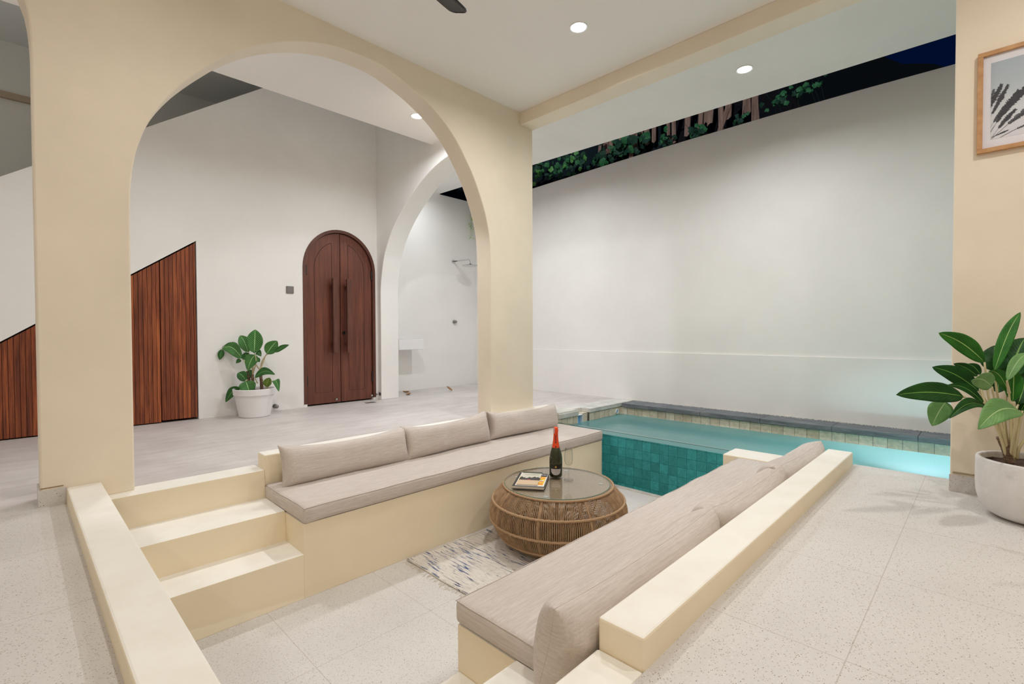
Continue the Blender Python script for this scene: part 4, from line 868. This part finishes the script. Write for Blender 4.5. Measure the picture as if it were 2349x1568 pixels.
DECK_STEMS = [[(1.724,5.437,0.426),(1.726,5.438,0.508),(1.746,5.419,0.563),(1.74,5.427,0.65)],
 [(1.724,5.437,0.426),(1.728,5.436,0.522),(1.709,5.502,0.659)],
 [(1.691,5.472,0.467),(1.673,5.493,0.55),(1.65,5.518,0.598)],
 [(1.724,5.437,0.426),(1.733,5.36,0.553),(1.719,5.334,0.636)],
 [(1.78,5.381,0.474),(1.794,5.37,0.563),(1.829,5.336,0.642)],
 [(1.78,5.381,0.474),(1.809,5.355,0.577),(1.829,5.336,0.632),(1.889,5.274,0.659)],
 [(1.78,5.381,0.474),(1.75,5.414,0.536),(1.751,5.414,0.577)],
 [(1.689,5.471,0.364),(1.667,5.451,0.367)],
 [(1.689,5.471,0.357),(1.663,5.427,0.375),(1.639,5.38,0.37)],
 [(1.678,5.48,0.274),(1.65,5.51,0.302),(1.623,5.537,0.302)],
 [(1.743,5.359,0.347),(1.704,5.315,0.407)],
 [(1.818,5.337,0.246),(1.819,5.337,0.301)],
 [(1.823,5.332,0.253),(1.835,5.307,0.329),(1.851,5.277,0.358),(1.866,5.247,0.366)]]
DECK_TRUNKS = [[(1.692,5.465,0.239),(1.699,5.461,0.343),(1.689,5.475,0.467)],
 [(1.729,5.428,0.239),(1.725,5.434,0.343),(1.723,5.438,0.429)],
 [(1.789,5.366,0.239),(1.788,5.37,0.342),(1.784,5.375,0.398),(1.78,5.381,0.477)]]

r = thing('potted_plant', (3.2, -.16, 0), 'large broad-leaved green plant in a rounded grey concrete pot by the right wall', 'plant')
q = MB(); q.lathe((3.2, -.16, 0), [(.10, 0), (.135, .006), (.165, .024), (.186, .055), (.197, .10), (.200, .15), (.199, .262), (.196, .268), (.184, .268), (.181, .262), (.181, .235)], 56, cap1=False); q.build('pot', m_cpot, r, smooth=True)
q = MB(); q.grid(lambda u, v: (3.2+.182*u*math.cos(2*math.pi*v), -.16+.182*u*math.sin(2*math.pi*v), .238+.012*nz((u*math.cos(6.28*v)*3, u*math.sin(6.28*v)*3, 0), 2)), 12, 36); q.build('soil', m_soil, r, smooth=True)
plant(r, POOL_LEAVES, POOL_STEMS, POOL_TRUNKS, [m_l0, m_l1, m_l2], .0055, .012)
px_, py_ = 1.735, 5.425
r = thing('potted_plant', (px_, py_, 0), 'smaller striped-leaf plant in a tapered white pot against the wall by the arched door', 'plant')
q = MB(); q.lathe((px_, py_, 0), [(.138, 0), (.146, .006), (.180, .215), (.181, .222), (.193, .226), (.199, .285), (.196, .289), (.188, .289), (.184, .275), (.183, .25)], 56, cap1=False); q.build('pot', m_pot, r, smooth=False, bevel=.002)
q = MB(); q.grid(lambda u, v: (px_+.184*u*math.cos(2*math.pi*v), py_+.184*u*math.sin(2*math.pi*v), .252+.01*nz((u*math.cos(6.28*v)*3, u*math.sin(6.28*v)*3, 5), 2)), 10, 32); q.build('soil', m_soil, r, smooth=True)
plant(r, DECK_LEAVES, DECK_STEMS, DECK_TRUNKS, [m_h0, m_h1, m_h2], .0055, .016)
# ------------------------------------------------------------------ beyond the boundary wall
m_bam = mat('old_bamboo', (.3, .2, .14), .75, fn=lambda nt, b: nt.links.new(ramp(nt, noise_t(nt, coords(nt, (20, 20, 2)), 1.5, 4), [(.3, (.40, .21, .14)), (.7, (.85, .52, .36))]), b.inputs[0]))
m_earth = mat('dark_earth', (.018, .013, .012), 1, fn=lambda nt, b: nt.links.new(ramp(nt, noise_t(nt, coords(nt), 12, 5), [(.3, (.006, .006, .007)), (.7, (.035, .024, .02))]), b.inputs[0]))
q = MB()
def gz(x, y):
    k = max(0, min(1, (y-1.3)/1.6)); base = 2.6+(x-5.65)*(.22+.60*k); return base+.06*nz((x*1.5, y*1.5, 0), 1)
q.grid(lambda u, v: (5.64+u*3.4, -3.2+v*10.5, gz(5.64+u*3.4, -3.2+v*10.5)), 26, 70); tag(q.build('ground_bank', m_earth, smooth=True), **ST)
q = MB(); q.grid(lambda u, v: (13+2*nz((0, v*3, 1), 1), -6+v*22, 2+u*(4.05+1.6*max(0, min(1, (v-.30)/.12))+.3*nz((v*9, 0, 0), 1)+.25*nz((v*31, 3, 0), 1))), 6, 90); tag(q.build('hillside', mat('night_hill', (.006, .008, .008), 1)), **ST)
t = thing('bamboo_fence', (6.75, 3.0, 3.2), 'ragged old bamboo fence hanging above the boundary wall', 'fence'); random.seed(5)
y = 1.95
while y < 4.6:
    wd = random.uniform(.045, .085); zb = 3.60+random.uniform(-.05, .16)+.02*(y-3); tl = random.uniform(-.06, .06)
    if random.random() < .84:
        x = 6.75+random.uniform(-.02, .03); zt = 4.5
        q = MB(); q.prism([(y+tl*.0, zb), (y+wd*.5, zb+random.uniform(-.04, .03)), (y+wd, zb+random.uniform(-.03, .03)), (y+wd+tl, zt), (y+tl, zt)], 'X', x, x+.014); q.build('slat', m_bam, t)
    y += wd+random.uniform(.006, .035)
for yy, dy in ((2.62, .22), (2.12, -.04), (3.95, .05)):
    q = MB(); q.prism([(yy, 3.50), (yy+.07, 3.50), (yy+.07-dy*1.6, 4.4), (yy-dy*1.6, 4.4)], 'X', 6.715, 6.73); q.build('slat', m_bam, t)
q = MB(); q.box(6.77, 6.80, 1.9, 4.7, 4.05, 4.11); q.build('rail', m_bam, t)
def vine(name, lab, spots, seed, sz, mats_):
    random.seed(seed); cx = sum(s[0] for s in spots)/len(spots); cyy = sum(s[1] for s in spots)/len(spots)
    t = thing(name, (cx, cyy, 3.0), lab, 'vine', 'plants beyond the boundary wall')
    for mi, mm in enumerate(mats_):
        q = MB()
        for (x, y, z, n, sp) in spots:
            for k in range(n):
                if random.randrange(len(mats_)) != mi: continue
                c = Vector((x+random.gauss(0, .06), y+random.gauss(0, sp), z+random.gauss(0, sp*.6))); s = sz*random.uniform(.5, 1.15)
                nn = Vector((-1, random.uniform(-.9, .5), random.uniform(-.8, .5))).normalized(); a = nn.orthogonal().normalized(); bb = nn.cross(a); th = random.uniform(0, 6.28)
                a, bb = a*math.cos(th)+bb*math.sin(th), bb*math.cos(th)-a*math.sin(th); out = [c]
                for i in range(15):
                    ph = 2*math.pi*i/15; rr = s*(.62+.30*abs(math.cos(ph*2.5)))*(1 if i else .4); out.append(c+a*rr*math.cos(ph)+bb*rr*math.sin(ph)+nn*(-.25*rr*rr/s))
                q.add(out, [(0, 1+i, 1+(i+1) % 15) for i in range(15)])
        q.build('leaves', mm, t)
    for (x, y, z, n, sp) in spots:
        for k in range(2):
            q = MB(); p = Vector((x+.06, y+random.gauss(0, sp*.7), z-.25)); q.tube([p, p+Vector((-.03, random.uniform(-.1, .1), .2)), p+Vector((-.02, random.uniform(-.2, .2), .45))], .0016, 4); q.build('stem', mats_[0], t)
m_v0 = mat('night_leaf_dark', (.035, .12, .06), .6); m_v1 = mat('night_leaf_mid', (.08, .34, .11), .55); m_v2 = mat('night_leaf_bright', (.24, .65, .14), .5)
vine('creeper', 'dense dark green creeper in the gap above the wall, next to the arch column', [(6.3, 5.9, 3.60, 34, .16), (6.3, 5.5, 3.62, 34, .16), (6.35, 5.1, 3.62, 34, .16), (6.4, 4.75, 3.64, 30, .15)], 3, .055, [m_v0, m_v0, m_v1, m_v1, m_v2])
vine('creeper', 'lobed ivy creeper over the left end of the bamboo fence', [(6.6, 4.45, 3.62, 26, .16), (6.6, 4.1, 3.70, 22, .13), (6.65, 3.75, 3.75, 14, .09)], 7, .075, [m_v0, m_v0, m_v1, m_v1])
vine('creeper', 'dark leafy sprigs in front of the middle of the bamboo fence', [(6.65, 3.35, 3.66, 16, .09), (6.65, 2.95, 3.62, 12, .07), (6.65, 2.35, 3.60, 10, .05)], 9, .05, [m_v0, m_v0, m_v1])
vine('creeper', 'sprig of round green leaves against the night, right of the bamboo fence', [(6.5, 1.78, 3.66, 22, .09), (6.5, 1.55, 3.68, 10, .07), (6.5, 1.40, 3.71, 5, .05)], 12, .05, [m_v0, m_v1])
q = MB(); q.grid(lambda u, v: (6.95+.05*nz((u*4, v*20, 0), 1), 3.6+v*4.2, 2.9+u*1.9), 6, 40); q.grid(lambda u, v: (3.2+v*4.2, 7.3+.05*nz((u*4, v*20, 3), 1), 2.9+u*1.9), 6, 40); tag(q.build('wall_hedge', mat('dark_hedge', (.02, .035, .04), 1)), **ST)
t = thing('hanging_vine', (5.25, 6.12, 2.8), 'thin pale green vine hanging down beside the big arch', 'vine'); random.seed(2)
q = MB()
for k in range(34):
    z = 2.82-.40*random.random(); c = Vector((5.325+random.uniform(-.025, .025), 6.12+random.uniform(-.03, .03), z)); s = random.uniform(.020, .034); a = Vector((random.uniform(-1, 1), random.uniform(-1, 1), -1)).normalized(); bb = a.cross(Vector((1, -1, .2))).normalized()
    q.add([c, c+a*s+bb*s*.6, c+a*s*2, c+a*s-bb*s*.6], [(0, 1, 2, 3)])
q.build('leaves', mat('fresh_leaf', (.38, .58, .14), .6), t)
q = MB(); q.tube([(5.31, 6.16, 3.01), (5.30, 6.14, 2.98), (5.30, 6.12, 2.75), (5.30, 6.12, 2.50)], .0015, 5); q.build('stem', m_stemg, t)
for o in list(bpy.data.objects):
    if '_o' in o: del o['_o']
